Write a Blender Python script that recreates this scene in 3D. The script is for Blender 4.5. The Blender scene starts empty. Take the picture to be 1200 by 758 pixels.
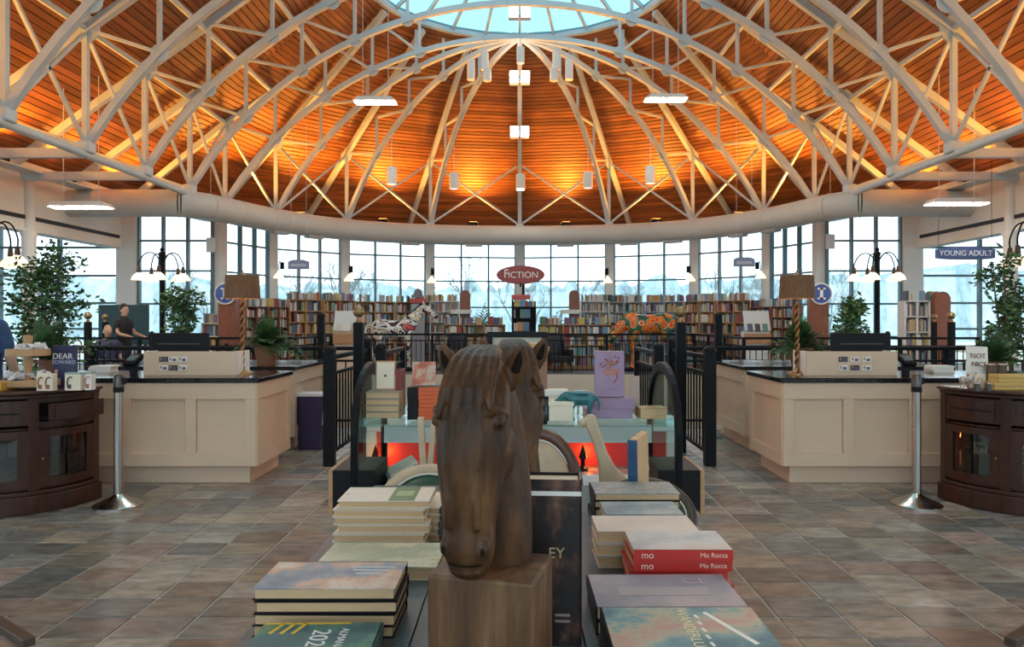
import bpy, bmesh, math, random
from mathutils import Vector, Matrix

rnd = random.Random(11)
SC = bpy.context.scene
COL = SC.collection
PI = math.pi
# ---------------------------------------------------------------- camera
F, VX, VY, EYE = 850.0, 609.0, 376.0, 1.4          # focal length and vanishing point in the 1200x758 frame
cam_d = bpy.data.cameras.new('camera')
cam = bpy.data.objects.new('camera', cam_d)
COL.objects.link(cam)
cam.location = (0, 0, EYE)
cam.rotation_euler = (PI / 2, 0, 0)
cam_d.sensor_width = 36
cam_d.lens = F * 36 / 1200
cam_d.shift_x = (600 - VX) / 1200
cam_d.shift_y = (VY - 379) / 1200
cam_d.clip_end = 400
SC.camera = cam
# ---------------------------------------------------------------- world, exposure
SC.view_settings.view_transform = 'Standard'
SC.view_settings.look = 'None'
SC.view_settings.gamma = 1
SC.view_settings.use_curve_mapping = False
SC.view_settings.exposure = 0.4
SKY = 2.4
world = bpy.data.worlds.new('overcast')
SC.world = world
world.use_nodes = True
bg = world.node_tree.nodes['Background']
bg.inputs[0].default_value = (0.80, 0.93, 1.0, 1)
bg.inputs[1].default_value = SKY


def at(px, py, d):
    return Vector(((px - VX) / F * d, d, EYE - (py - VY) / F * d))


def gx(px, d):
    return (px - VX) / F * d


def gz(py, d):
    return EYE - (py - VY) / F * d


# ---------------------------------------------------------------- materials
MATS = {}


def rgb(c):
    return (c[0], c[1], c[2], 1)


def mat(name, col, rough=.5, metal=0., var=0., scale=8., stretch=(1, 1, 1), bump=0., orand=0., emit=0., emit_col=None, spec=.5, coat=0., ramp=None, island=0.):
    if name in MATS:
        return MATS[name]
    m = bpy.data.materials.new(name)
    m.use_nodes = True
    nt = m.node_tree
    N, L = nt.nodes, nt.links
    b = N['Principled BSDF']
    b.inputs['Base Color'].default_value = rgb(col)
    b.inputs['Roughness'].default_value = rough
    b.inputs['Metallic'].default_value = metal
    b.inputs['Specular IOR Level'].default_value = spec
    b.inputs['Coat Weight'].default_value = coat
    if emit:
        b.inputs['Emission Color'].default_value = rgb(emit_col or col)
        b.inputs['Emission Strength'].default_value = emit
    if var or bump or ramp:
        tc = N.new('ShaderNodeTexCoord')
        mp = N.new('ShaderNodeMapping')
        mp.inputs['Scale'].default_value = stretch
        L.new(tc.outputs['Object'], mp.inputs[0])
        no = N.new('ShaderNodeTexNoise')
        no.inputs['Scale'].default_value = scale
        no.inputs['Detail'].default_value = 6
        no.inputs['Roughness'].default_value = .62
        vec = mp.outputs[0]
        if orand:
            oi0 = N.new('ShaderNodeObjectInfo')
            mu0 = N.new('ShaderNodeMath')
            mu0.operation = 'MULTIPLY'
            mu0.inputs[1].default_value = 37.
            L.new(oi0.outputs['Random'], mu0.inputs[0])
            va = N.new('ShaderNodeVectorMath')
            L.new(vec, va.inputs[0])
            L.new(mu0.outputs[0], va.inputs[1])
            vec = va.outputs[0]
        L.new(vec, no.inputs['Vector'])
        if bump:
            bu = N.new('ShaderNodeBump')
            bu.inputs['Strength'].default_value = bump
            bu.inputs['Distance'].default_value = .02
            L.new(no.outputs[0], bu.inputs['Height'])
            L.new(bu.outputs[0], b.inputs['Normal'])
        cr = N.new('ShaderNodeValToRGB')
        e = cr.color_ramp.elements
        if ramp:
            e[0].position, e[0].color = ramp[0][0], rgb(ramp[0][1])
            e[1].position, e[1].color = ramp[-1][0], rgb(ramp[-1][1])
            for p, c in ramp[1:-1]:
                q = e.new(p)
                q.color = rgb(c)
        else:
            e[0].position, e[1].position = .3, .7
            e[0].color = rgb([max(0, x * (1 - var)) for x in col])
            e[1].color = rgb([min(1, x * (1 + var)) for x in col])
        L.new(no.outputs[0], cr.inputs[0])
        out = cr.outputs[0]
        if island or orand:
            hs = N.new('ShaderNodeHueSaturation')
            L.new(out, hs.inputs['Color'])
            if island:
                gi = N.new('ShaderNodeNewGeometry')
                src = gi.outputs['Random Per Island']
            else:
                gi = N.new('ShaderNodeObjectInfo')
                src = gi.outputs['Random']
            k = island or orand
            mr = N.new('ShaderNodeMapRange')
            mr.inputs['To Min'].default_value = 1 - k
            mr.inputs['To Max'].default_value = 1 + k
            L.new(src, mr.inputs['Value'])
            L.new(mr.outputs[0], hs.inputs['Value'])
            out = hs.outputs[0]
        L.new(out, b.inputs['Base Color'])
    MATS[name] = m
    return m


def glass(name, tint=(.93, .98, 1), gloss=.07, rough=.02):
    if name in MATS:
        return MATS[name]
    m = bpy.data.materials.new(name)
    m.use_nodes = True
    N, L = m.node_tree.nodes, m.node_tree.links
    N.remove(N['Principled BSDF'])
    t = N.new('ShaderNodeBsdfTransparent')
    t.inputs[0].default_value = rgb(tint)
    g = N.new('ShaderNodeBsdfGlossy')
    g.inputs[1].default_value = rough
    x = N.new('ShaderNodeMixShader')
    x.inputs[0].default_value = gloss
    L.new(t.outputs[0], x.inputs[1])
    L.new(g.outputs[0], x.inputs[2])
    L.new(x.outputs[0], N['Material Output'].inputs[0])
    MATS[name] = m
    return m


# ---------------------------------------------------------------- mesh builder
class M:
    def __init__(s):
        s.v, s.f, s.mi, s.uv, s.k = [], [], [], [], 0

    def add(s, vs, fs, uvs=None):
        o = len(s.v)
        s.v += [tuple(p) for p in vs]
        for i, f in enumerate(fs):
            s.f.append([o + j for j in f])
            s.mi.append(s.k)
            s.uv.append(uvs[i] if uvs else None)
        return s

    def box(s, c, d, rz=0., rx=0., ry=0.):
        h = [x / 2 for x in d]
        vs = [Vector((sx * h[0], sy * h[1], sz * h[2])) for sx in (-1, 1) for sy in (-1, 1) for sz in (-1, 1)]
        if rx or ry or rz:
            R = Matrix.Rotation(rz, 3, 'Z') @ Matrix.Rotation(ry, 3, 'Y') @ Matrix.Rotation(rx, 3, 'X')
            vs = [R @ v for v in vs]
        return s.add([v + Vector(c) for v in vs], [(0, 1, 3, 2), (4, 6, 7, 5), (0, 4, 5, 1), (2, 3, 7, 6), (0, 2, 6, 4), (1, 5, 7, 3)])

    def bx(s, x0, x1, y0, y1, z0, z1):
        return s.box(((x0 + x1) / 2, (y0 + y1) / 2, (z0 + z1) / 2), (x1 - x0, y1 - y0, z1 - z0))

    def bar(s, p, q, w, h=None, up=(0, 0, 1)):
        p, q = Vector(p), Vector(q)
        h = h or w
        t = (q - p).normalized()
        u = t.cross(Vector(up))
        if u.length < 1e-3:
            u = t.cross(Vector((0, 1, 0)))
        u.normalize()
        n = u.cross(t)
        vs = [b + u * a * w / 2 + n * c * h / 2 for b in (p, q) for a, c in ((-1, -1), (1, -1), (1, 1), (-1, 1))]
        return s.add(vs, [(3, 2, 1, 0), (4, 5, 6, 7), (0, 1, 5, 4), (1, 2, 6, 5), (2, 3, 7, 6), (3, 0, 4, 7)])

    def rings(s, rs, cap=True, closed=False):
        n = len(rs[0])
        vs = [p for r in rs for p in r]
        fs = []
        m = len(rs)
        for i in range(m if closed else m - 1):
            a, b = i * n, ((i + 1) % m) * n
            for j in range(n):
                k = (j + 1) % n
                fs.append((a + j, a + k, b + k, b + j))
        if cap and not closed:
            fs.append(tuple(range(n - 1, -1, -1)))
            fs.append(tuple(range((m - 1) * n, m * n)))
        return s.add(vs, fs)

    def tube(s, pts, r, n=8, cap=True, closed=False, side=None, sq=False):
        P = [Vector(p) for p in pts]
        m = len(P)
        rs = []
        u = None
        for i in range(m):
            if closed:
                t = P[(i + 1) % m] - P[i - 1]
            else:
                t = P[min(i + 1, m - 1)] - P[max(i - 1, 0)]
            t.normalize()
            if side is not None:
                u = Vector(side)
            elif u is None:
                u = Vector((0, 0, 1)) if abs(t.z) < .9 else Vector((1, 0, 0))
            u = u - t * u.dot(t)
            if u.length < 1e-4:
                u = t.orthogonal()
            u.normalize()
            w = t.cross(u)
            ri = r[i] if isinstance(r, (list, tuple)) else r
            ra, rb = ri if isinstance(ri, tuple) else (ri, ri)
            if sq:
                rs.append([P[i] + u * a * ra + w * b * rb for a, b in ((1, 1), (-1, 1), (-1, -1), (1, -1))])
            else:
                rs.append([P[i] + u * ra * math.cos(2 * PI * j / n) + w * rb * math.sin(2 * PI * j / n) for j in range(n)])
        return s.rings(rs, cap, closed)

    def cyl(s, c, r, h, n=16, r2=None):
        return s.lathe([(r, 0), (r if r2 is None else r2, h)], c, n)

    def lathe(s, prof, c=(0, 0, 0), n=20):
        c = Vector(c)
        rs = [[c + Vector((r * math.cos(2 * PI * j / n), r * math.sin(2 * PI * j / n), z)) for j in range(n)] for r, z in prof]
        return s.rings(rs)

    def ball(s, c, r, nu=14, nv=9):
        r = r if isinstance(r, (tuple, list)) else (r, r, r)
        rs = []
        for i in range(nv):
            a = PI * (i + .02) / (nv - 1 + .04)
            rs.append([Vector(c) + Vector((r[0] * math.sin(a) * math.cos(2 * PI * j / nu), r[1] * math.sin(a) * math.sin(2 * PI * j / nu), -r[2] * math.cos(a))) for j in range(nu)])
        return s.rings(rs)

    def prism(s, out, a, b, ax='y'):
        n = len(out)

        def P(p, t):
            return (p[0], t, p[1]) if ax == 'y' else ((p[0], p[1], t) if ax == 'z' else (t, p[0], p[1]))
        vs = [P(p, a) for p in out] + [P(p, b) for p in out]
        fs = [tuple(range(n)), tuple(range(2 * n - 1, n - 1, -1))] + [(i, n + i, n + (i + 1) % n, (i + 1) % n) for i in range(n)]
        return s.add(vs, fs)

    def limb(s, pts, side=(1, 0, 0), n=12, sub=3):
        """smooth organic tube; pts = (x, y, z, ra, rb), ra along side"""
        Q = [tuple(p) + ((p[3],) if len(p) == 4 else ()) for p in pts]
        S = []
        m = len(Q)
        for i in range(m - 1):
            p0, p1, p2, p3 = Q[max(i - 1, 0)], Q[i], Q[i + 1], Q[min(i + 2, m - 1)]
            for k in range(sub):
                t = k / sub
                S.append([.5 * (2 * b + (c - a) * t + (2 * a - 5 * b + 4 * c - d) * t * t + (3 * b - a - 3 * c + d) * t ** 3) for a, b, c, d in zip(p0, p1, p2, p3)])
        S.append(list(Q[-1]))
        P = [Vector(q[:3]) for q in S]
        t0 = (P[0] - P[1]).normalized()
        t1 = (P[-1] - P[-2]).normalized()

        def endc(p, q, t, rev):
            o = []
            rr = (q[3] + q[4]) / 2
            for a in (.45, .8, .98):
                o.append((p + t * rr * .75 * math.sin(a * PI / 2), q[3] * math.cos(a * PI / 2) + 1e-4, q[4] * math.cos(a * PI / 2) + 1e-4))
            return o[::-1] if rev else o
        A = endc(P[0], S[0], t0, True) + [(p, q[3], q[4]) for p, q in zip(P, S)] + endc(P[-1], S[-1], t1, False)
        rs = []
        for i, (p, ra, rb) in enumerate(A):
            t = (A[min(i + 1, len(A) - 1)][0] - A[max(i - 1, 0)][0]).normalized()
            u = Vector(side)
            u = (u - t * u.dot(t))
            u = u.normalized() if u.length > 1e-3 else t.orthogonal().normalized()
            w = t.cross(u)
            rs.append([p + u * ra * math.cos(2 * PI * j / n) + w * rb * math.sin(2 * PI * j / n) for j in range(n)])
        return s.rings(rs)

    def mesh(s, name, mats, smooth=None):
        me = bpy.data.meshes.new(name)
        me.from_pydata(s.v, [], s.f)
        for m in (mats if isinstance(mats, (list, tuple)) else [mats]):
            me.materials.append(m)
        if any(s.mi):
            me.polygons.foreach_set('material_index', s.mi)
        if any(s.uv):
            ul = me.uv_layers.new(name='UVMap')
            i = 0
            for f, u in zip(s.f, s.uv):
                for j in range(len(f)):
                    ul.data[i].uv = u[j] if u else (0, 0)
                    i += 1
        me.update()
        bm = bmesh.new()
        bm.from_mesh(me)
        bmesh.ops.recalc_face_normals(bm, faces=bm.faces)
        bm.to_mesh(me)
        bm.free()
        if smooth:
            me.polygons.foreach_set('use_smooth', [True] * len(me.polygons))
            me.set_sharp_from_angle(angle=math.radians(smooth))
        return me

    def build(s, name, mats, parent=None, loc=(0, 0, 0), rot=(0, 0, 0), smooth=None, bevel=0., seg=2):
        return link(name, s.mesh(name, mats, smooth), parent, loc, rot, bevel, seg)


def link(name, me, parent=None, loc=(0, 0, 0), rot=(0, 0, 0), bevel=0., seg=2):
    o = bpy.data.objects.new(name, me)
    COL.objects.link(o)
    o.location = loc
    o.rotation_euler = rot
    if parent:
        o.parent = parent
    if bevel:
        b = o.modifiers.new('bevel', 'BEVEL')
        b.width = bevel
        b.segments = seg
        b.limit_method = 'ANGLE'
    return o


def tag(o, label=None, cat=None, group=None, kind=None):
    for k, v in (('label', label), ('category', cat), ('group', group), ('kind', kind)):
        if v:
            o[k] = v
    return o


def thing(name, label, cat, loc=(0, 0, 0), rz=0., group=None, kind=None):
    o = bpy.data.objects.new(name, None)
    COL.objects.link(o)
    o.empty_display_size = .1
    o.location = loc
    o.rotation_euler = (0, 0, rz)
    return tag(o, label, cat, group, kind)


def struct(name, m, mats, parent=None, **k):
    o = m.build(name, mats, parent, **k)
    if not parent:
        o['kind'] = 'structure'
    return o


def copy_tree(o, parent=None):
    c = o.copy()
    COL.objects.link(c)
    c.parent = parent
    for ch in list(o.children):
        copy_tree(ch, c)
    return c


def text(name, s, size, m, parent, loc, rot=(PI / 2, 0, 0), ext=.002, sx=1., align='CENTER'):
    cu = bpy.data.curves.new(name, 'FONT')
    cu.body = s
    cu.size = size
    cu.extrude = ext
    cu.align_x = align
    cu.align_y = 'CENTER'
    cu.materials.append(m)
    tmp = bpy.data.objects.new(name, cu)
    me = bpy.data.meshes.new_from_object(tmp)
    bpy.data.objects.remove(tmp)
    o = bpy.data.objects.new(name, me)
    COL.objects.link(o)
    o.parent = parent
    o.location = loc
    o.rotation_euler = rot
    o.scale = (sx, 1, 1)
    return o


def area(name, loc, aim, sx, sy, power, col, parent=None, spread=PI):
    l = bpy.data.lights.new(name, 'AREA')
    l.shape = 'RECTANGLE'
    l.size, l.size_y = sx, sy
    l.energy = power
    l.color = col
    l.spread = spread
    o = bpy.data.objects.new(name, l)
    COL.objects.link(o)
    o.location = loc
    o.rotation_euler = (Vector(aim) - Vector(loc)).to_track_quat('-Z', 'Y').to_euler()
    if parent:
        o.parent = parent
    return o


def organic(name, m, mt, parent, voxel, loc=(0, 0, 0), rot=(0, 0, 0), smooth_it=4):
    o = m.build(name, mt, parent, loc, rot)
    o.data.polygons.foreach_set('use_smooth', [True] * len(o.data.polygons))
    r = o.modifiers.new('fuse', 'REMESH')
    r.mode = 'VOXEL'
    r.voxel_size = voxel
    r.use_smooth_shade = True
    if smooth_it:
        q = o.modifiers.new('soften', 'SMOOTH')
        q.iterations = smooth_it
        q.factor = .5
    return o


# ---------------------------------------------------------------- shared materials
white = mat('painted_steel', (.50, .60, .66), .45, var=.05, scale=3)
plaster = mat('plaster', (.66, .67, .65), .8, var=.04, scale=2)
mull = mat('mullion', (.10, .17, .20), .4)
pane_m = glass('window_glass')
black = mat('black_metal', (.005, .006, .008), .45, var=.2, scale=10, spec=.14)
blackpl = mat('black_plastic', (.007, .007, .009), .45, spec=.2)
cream = mat('cream_paint', (.66, .49, .35), .5, var=.04, scale=3)
stonetop = mat('black_stone', (.012, .013, .016), .14, var=.4, scale=60)
oak = mat('oak', (.42, .22, .10), .45, var=.22, scale=5, stretch=(6, 6, 1), bump=.05)
redwood = mat('redwood', (.22, .07, .035), .4, var=.22, scale=5, stretch=(6, 6, 1), bump=.05)
mahog = mat('mahogany', (.042, .013, .007), .34, var=.45, scale=6, stretch=(5, 5, 1), bump=.05, spec=.35)
paper = mat('paper', (.78, .70, .56), .8, var=.06, scale=60, stretch=(1, 1, 6))
pagemat = mat('page_edges', (.62, .42, .24), .85, var=.16, scale=14, stretch=(1, 1, 40), bump=.1)
chrome = mat('polished_steel', (.46, .43, .40), .2, metal=1.)
brass = mat('brass', (.34, .17, .07), .3, metal=1.)
leafm = mat('leaf_green', (.035, .085, .03), .5, var=.5, scale=4)
leafl = mat('leaf_light', (.07, .17, .05), .5, var=.4, scale=5)
barkm = mat('bark', (.10, .07, .05), .8, var=.3, scale=12, bump=.3)
terra = mat('terracotta', (.30, .13, .07), .7, var=.15, scale=6)
letterw = mat('letter_white', (.85, .84, .80), .5)
cardw = mat('white_card', (.78, .75, .70), .6)
# ================================================================ THE HALL
YD = 18.3                      # where the straight nave ends and the rounded end begins
XF, ZF, ZP = 7.43, 4.37, 6.4   # truss foot: half span, height; height of the post top
SL = .71                       # roof pitch of the nave
TS = [-66, -44, -22, 0, 22, 44, 66]


def ell(a, b, t):
    t = math.radians(t)
    return Vector((a * math.sin(t), YD + b * math.cos(t), 0))


# ---------------------------------------------------------------- floor
slate_cols = [tuple(min(1, (v * .68 + .32 * (sum(c) / 3)) * (1.46, 1.48, 1.50)[k]) for k, v in enumerate(c)) for c in [(.150, .125, .098), (.125, .118, .105), (.175, .150, .118), (.110, .108, .10), (.19, .150, .115), (.165, .115, .085), (.215, .165, .11), (.095, .098, .096), (.16, .145, .13), (.19, .125, .10), (.205, .18, .14)]]
slate = [mat('slate_%d' % i, c, .25, var=.40, scale=7, stretch=(1, 2.2, 1), bump=.20, orand=.30) for i, c in enumerate(slate_cols)]
TW, TD = .305, .229


def far_tile_mat():
    m = bpy.data.materials.new('slate_floor')
    m.use_nodes = True
    N, L = m.node_tree.nodes, m.node_tree.links
    b = N['Principled BSDF']
    b.inputs['Roughness'].default_value = .34
    tc = N.new('ShaderNodeTexCoord')
    br = N.new('ShaderNodeTexBrick')
    br.offset = 0
    br.inputs['Scale'].default_value = 1
    br.inputs['Brick Width'].default_value = TW
    br.inputs['Row Height'].default_value = TD
    br.inputs['Mortar Size'].default_value = .004
    br.inputs['Color1'].default_value = (.20, .165, .125, 1)
    br.inputs['Color2'].default_value = (.09, .088, .08, 1)
    br.inputs['Mortar'].default_value = (.25, .22, .18, 1)
    L.new(tc.outputs['Object'], br.inputs['Vector'])
    L.new(br.outputs[0], b.inputs['Base Color'])
    return m


grout = mat('grout', (.36, .32, .27), .8, var=.1, scale=20)
ft = far_tile_mat()
carpet = mat('blue_carpet', (.16, .20, .24), .9, var=.1, scale=30)
HX, HY0, HY1, HXB, HY2 = 9.5, 9.5, 14.8, 4.6, 19.0     # the well in the floor: wide part, then narrow part
fl = M()
fl.bx(-16, 16, -8, HY0, -.3, -.005)
fl.k = 1
fl.bx(-16, -HX, HY0, HY1, -.3, 0).bx(HX, 16, HY0, HY1, -.3, 0)
fl.k = 2
fl.bx(-16, -HXB, HY1, 27, -.3, 0).bx(HXB, 16, HY1, 27, -.3, 0).bx(-HXB, HXB, HY2, 27, -.3, 0)
floor = struct('floor', fl, [grout, ft, carpet])
tile_me = []
for k in range(4):
    t = M()
    j = lambda: rnd.uniform(-.003, .003)
    hw, hd, e = TW / 2 - .004, TD / 2 - .004, .004
    top = [(-hw + e + j(), -hd + e + j(), j() * .25), (hw - e + j(), -hd + e + j(), j() * .25), (hw - e + j(), hd - e + j(), j() * .25), (-hw + e + j(), hd - e + j(), j() * .25)]
    bot = [(-hw, -hd, -.014), (hw, -hd, -.014), (hw, hd, -.014), (-hw, hd, -.014)]
    t.rings([bot, top])
    for c in slate:
        tile_me.append(t.mesh('tile', c))
cells = []
for ix in range(-27, 27):
    off = rnd.choice((0, 0, .5)) * TD
    for iy in range(2, 41):
        x, y = (ix + .5) * TW, (iy + .5) * TD + off
        if y > HY0 - TD / 2:
            continue
        px, py = VX + F * x / y, VY + F * EYE / y
        vis = -40 < px < 1240 and 376 < py < 790 and not (270 < px < 940 and y < 3.1)
        cells.append((not vis, y if vis else 99, x, y))
cells.sort()
rest = M()
for i, (nv, _, x, y) in enumerate(cells):
    if i < 300:
        o = link('tile', rnd.choice(tile_me), floor, (x, y, 0))
        o.rotation_euler = (0, 0, rnd.choice((0, PI)))
    elif y > 1.5:
        hw, hd = TW / 2 - .004, TD / 2 - .004
        rest.k = rnd.randrange(len(slate))
        z = rnd.uniform(-.001, .0005)
        rest.rings([[(x - hw, y - hd, -.014), (x + hw, y - hd, -.014), (x + hw, y + hd, -.014), (x - hw, y + hd, -.014)],
                    [(x - hw + .004, y - hd + .004, z), (x + hw - .004, y - hd + .004, z), (x + hw - .004, y + hd - .004, z), (x - hw + .004, y + hd - .004, z)]])
o = rest.build('distant_tiles', slate, floor)
o['kind'] = 'stuff'
# the well: cream fascia, storey below
fascia = mat('fascia', (.62, .56, .46), .6, var=.03, scale=2)
wl = M()
e_ = .012
poly = [(-HX, HY0), (HX, HY0), (HX, HY1), (HXB, HY1), (HXB, HY2), (-HXB, HY2), (-HXB, HY1), (-HX, HY1)]
for i, a in enumerate(poly):
    b = poly[(i + 1) % len(poly)]
    a, b = [(x - e_ * (1 if x > 0 else -1), y + (e_ if y == HY0 else -e_)) for x, y in (a, b)]
    wl.add([(a[0], a[1], 0), (b[0], b[1], 0), (b[0], b[1], -4), (a[0], a[1], -4)], [(0, 1, 2, 3)])
struct('wall_well', wl, fascia)
struct('floor_lower', M().bx(-12, 12, 6, 22, -4.2, -4), mat('lower_carpet', (.10, .05, .04), .9, var=.2, scale=4))

# ---------------------------------------------------------------- windows and columns
WZ = [.3, 1.0, 1.83, 2.66, 3.42, 4.38]
win_n = [0]


def window(p, q, cols, zs, lab, mw=.055):
    win_n[0] += 1
    p, q = Vector((p[0], p[1], 0)), Vector((q[0], q[1], 0))
    mid = (p + q) / 2
    d = q - p
    ang = math.atan2(d.y, d.x)
    w = d.length
    t = thing('window_%d' % win_n[0], lab, None, mid, ang, kind='structure')
    for i in range(cols + 1):
        x = -w / 2 + w * i / cols
        M().bx(x - mw / 2, x + mw / 2, -.06, .06, zs[0], zs[-1]).build('mullion', mull, t)
    for z in zs:
        M().bx(-w / 2, w / 2, -.05, .05, z - mw * .4, z + mw * .4).build('transom', mull, t)
    pw = w / cols - mw
    for r in range(len(zs) - 1):
        h = zs[r + 1] - zs[r] - mw * .8
        me = M().box((0, 0, 0), (pw, .008, h)).mesh('pane', pane_m)
        for i in range(cols):
            link('pane', me, t, (-w / 2 + w * (i + .5) / cols, 0, (zs[r] + zs[r + 1]) / 2))
    struct('window_sill', M().bx(-w / 2, w / 2, -.12, .12, 0, zs[0]), plaster, t)
    return t


WA, WB = 7.62, 5.0
wp = [ell(WA, WB, t) for t in [-88] + TS + [88]]
names = ['bay window of the rounded end beside the brown lamp shade at left', 'bay window above the oak bookcases at left', 'bay window above the painted white horse', 'tall gridded window left of the oval FICTION sign', 'tall gridded window right of the oval FICTION sign', 'bay window above the flower painted horse', 'bay window with a small hanging lavender sign at right', 'narrow bay window above the brown lamp shade at right']
for i in range(8):
    a, b = wp[i], wp[i + 1]
    u = (b - a).normalized()
    window(a + u * .14, b - u * .14, 3, WZ, names[i])
for i, p in enumerate(wp):
    c = M().box((0, 0, 2.2), (.27, .24, 4.4))
    ang = math.atan2(-(p.x) / WA ** 2, (p.y - YD) / WB ** 2)
    struct('column', c, plaster, loc=(p.x, p.y, 0), rot=(0, 0, ang), bevel=.02)
for s in (-1, 1):
    side = 'left' if s < 0 else 'right'
    a, b = sorted((s * 7.75, s * 9.6))
    window((a, YD), (b, YD), 3, WZ, 'tall window facing the hall behind the lamp post at ' + side, .06)
    a, b = sorted((s * 10.1, s * 13.1))
    window((a, YD), (b, YD), 2, [.3, 1.2, 1.85, 2.54, 3.25, 3.9], 'wide aisle window behind the tall ficus at ' + side, .07)
    a, b = sorted((s * 13.2, s * 16))
    window((a, YD), (b, YD), 2, [.3, 1.2, 1.85, 2.54, 3.25, 3.9], 'outer aisle window at far ' + side, .07)
    w = M().bx(min(s * 9.62, s * 10.12), max(s * 9.62, s * 10.12), YD - .12, YD + .12, 0, 4.4)
    struct('wall_pier_' + side, w, plaster)
    # band wall over the aisle opening, with its dark air slot
    x0, x1 = sorted((s * 10, s * 10.3))
    struct('wall_' + side, M().bx(x0, x1, -8, YD, 3.22, 4.62), plaster)
    sx = s * 9.99
    struct('trim_%d' % (1 if s < 0 else 2), M().bx(sx - .012, sx + .012, -8, YD - .2, 3.46, 3.54), mat('air_slot', (.01, .01, .012), .6))
    struct('trim_%d' % (3 if s < 0 else 4), M().bx(sx - .03, sx + .03, -8, YD - .15, 3.22, 3.27), plaster)
    struct('ceiling_aisle_' + side, M().bx(min(s * 10.3, s * 16), max(s * 10.3, s * 16), -8, YD, 3.9, 4.0), plaster)
    for yy in (14.75, 7.4, 0):
        c = M().lathe([(.17, 0), (.17, .12), (.13, .14), (.13, 3.1), (.16, 3.16), (.16, 3.22)], n=20)
        c.lathe([(.11, 3.22), (.11, 4.5)], n=20)
        struct('column', c, plaster, loc=(s * 9.98, yy, 0), smooth=40)
    x0, x1 = sorted((s * 16, s * 16.3))
    wo = M().bx(x0, x1, -8, YD, 0, .5).bx(x0, x1, -8, YD, 3.3, 4.0)
    for yy in range(-8, 19, 3):
        wo.bx(x0, x1, yy, yy + .4, .5, 3.3)
    struct('wall_outer_' + side, wo, plaster)
def zdeck0(x):
    return ZP + .16 + SL * (XF - abs(x))


# entrance wall behind the viewer: unseen, glazing and gable panes added for fill daylight
wb = M().bx(-16, 16, -8.3, -8, 0, .3).bx(-16, 16, -8.3, -8, 3.6, 4.4)
for i in range(-16, 17, 4):
    wb.bx(i - .2, i + .2, -8.3, -8, .3, 3.6)
for i in range(-9, 10, 3):
    wb.bx(i - .08, i + .08, -8.2, -8, 4.4, min(9.0, zdeck0(i)))
for z in (5.6, 6.8, 8.0):
    xx = 7.43 - (z - 6.56) / .71
    wb.bx(-xx, xx, -8.2, -8, z - .06, z + .06)
wfo = struct('wall_front', wb, plaster)
M().prism([(-10.3, 4.4), (10.3, 4.4), (3.6, 9.2), (-3.6, 9.2)], -8.12, -8.11).build('pane', pane_m, wfo)
M().bx(-16, 16, -8.16, -8.15, .3, 3.6).build('pane', pane_m, wfo)

# ---------------------------------------------------------------- roof deck
def deck_mat():
    m = bpy.data.materials.new('cedar_deck')
    m.use_nodes = True
    N, L = m.node_tree.nodes, m.node_tree.links
    b = N['Principled BSDF']
    b.inputs['Roughness'].default_value = .5
    uv = N.new('ShaderNodeUVMap')
    mp = N.new('ShaderNodeMapping')
    mp.inputs['Scale'].default_value = (.55, 14, 1)
    L.new(uv.outputs[0], mp.inputs[0])
    no = N.new('ShaderNodeTexNoise')
    no.inputs['Scale'].default_value = 1.6
    no.inputs['Detail'].default_value = 8
    no.inputs['Roughness'].default_value = .7
    L.new(mp.outputs[0], no.inputs['Vector'])
    cr = N.new('ShaderNodeValToRGB')
    cr.color_ramp.elements[0].position = .28
    cr.color_ramp.elements[0].color = (.13, .040, .012, 1)
    cr.color_ramp.elements[1].position = .75
    cr.color_ramp.elements[1].color = (.46, .17, .05, 1)
    L.new(no.outputs[0], cr.inputs[0])
    gi = N.new('ShaderNodeNewGeometry')
    oi = N.new('ShaderNodeObjectInfo')
    ad = N.new('ShaderNodeMath')
    L.new(gi.outputs['Random Per Island'], ad.inputs[0])
    L.new(oi.outputs['Random'], ad.inputs[1])
    fr = N.new('ShaderNodeMath')
    fr.operation = 'FRACT'
    L.new(ad.outputs[0], fr.inputs[0])
    mr = N.new('ShaderNodeMapRange')
    mr.inputs['To Min'].default_value = .66
    mr.inputs['To Max'].default_value = 1.3
    L.new(fr.outputs[0], mr.inputs['Value'])
    hs = N.new('ShaderNodeHueSaturation')
    L.new(cr.outputs[0], hs.inputs['Color'])
    L.new(mr.outputs[0], hs.inputs['Value'])
    L.new(hs.outputs[0], b.inputs['Base Color'])
    return m


deckm = deck_mat()
roofdark = mat('roof_backing', (.05, .02, .01), .9)


def zdeck(x):
    return ZP + .16 + SL * (XF - abs(x))


XL, XU, YU, BU = 10.3, 3.65, 16.5, 3.55           # deck foot, skylight half width, where the skylight rounds off, its depth
ZU = zdeck(XU)


def Uq(t):
    t = math.radians(t)
    return Vector((XU * math.sin(t), YU + BU * math.cos(t), ZU))


def Lq(t):
    u = Uq(t)
    p = ell(XF, 4.65, t)
    p.z = ZP + .16
    return p + (p - u) * ((p.z - 4.46) / (u.z - p.z))


LP = {t: Lq(t) for t in TS}
for s in (-1, 1):
    LP[90 * s] = Vector((s * XL, YD, zdeck(XL)))
UP = {t: Uq(t) for t in TS + [-90, 90]}
ceil = thing('ceiling', 'stained cedar board roof deck glowing orange above the white trusses', None, kind='structure')


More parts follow.
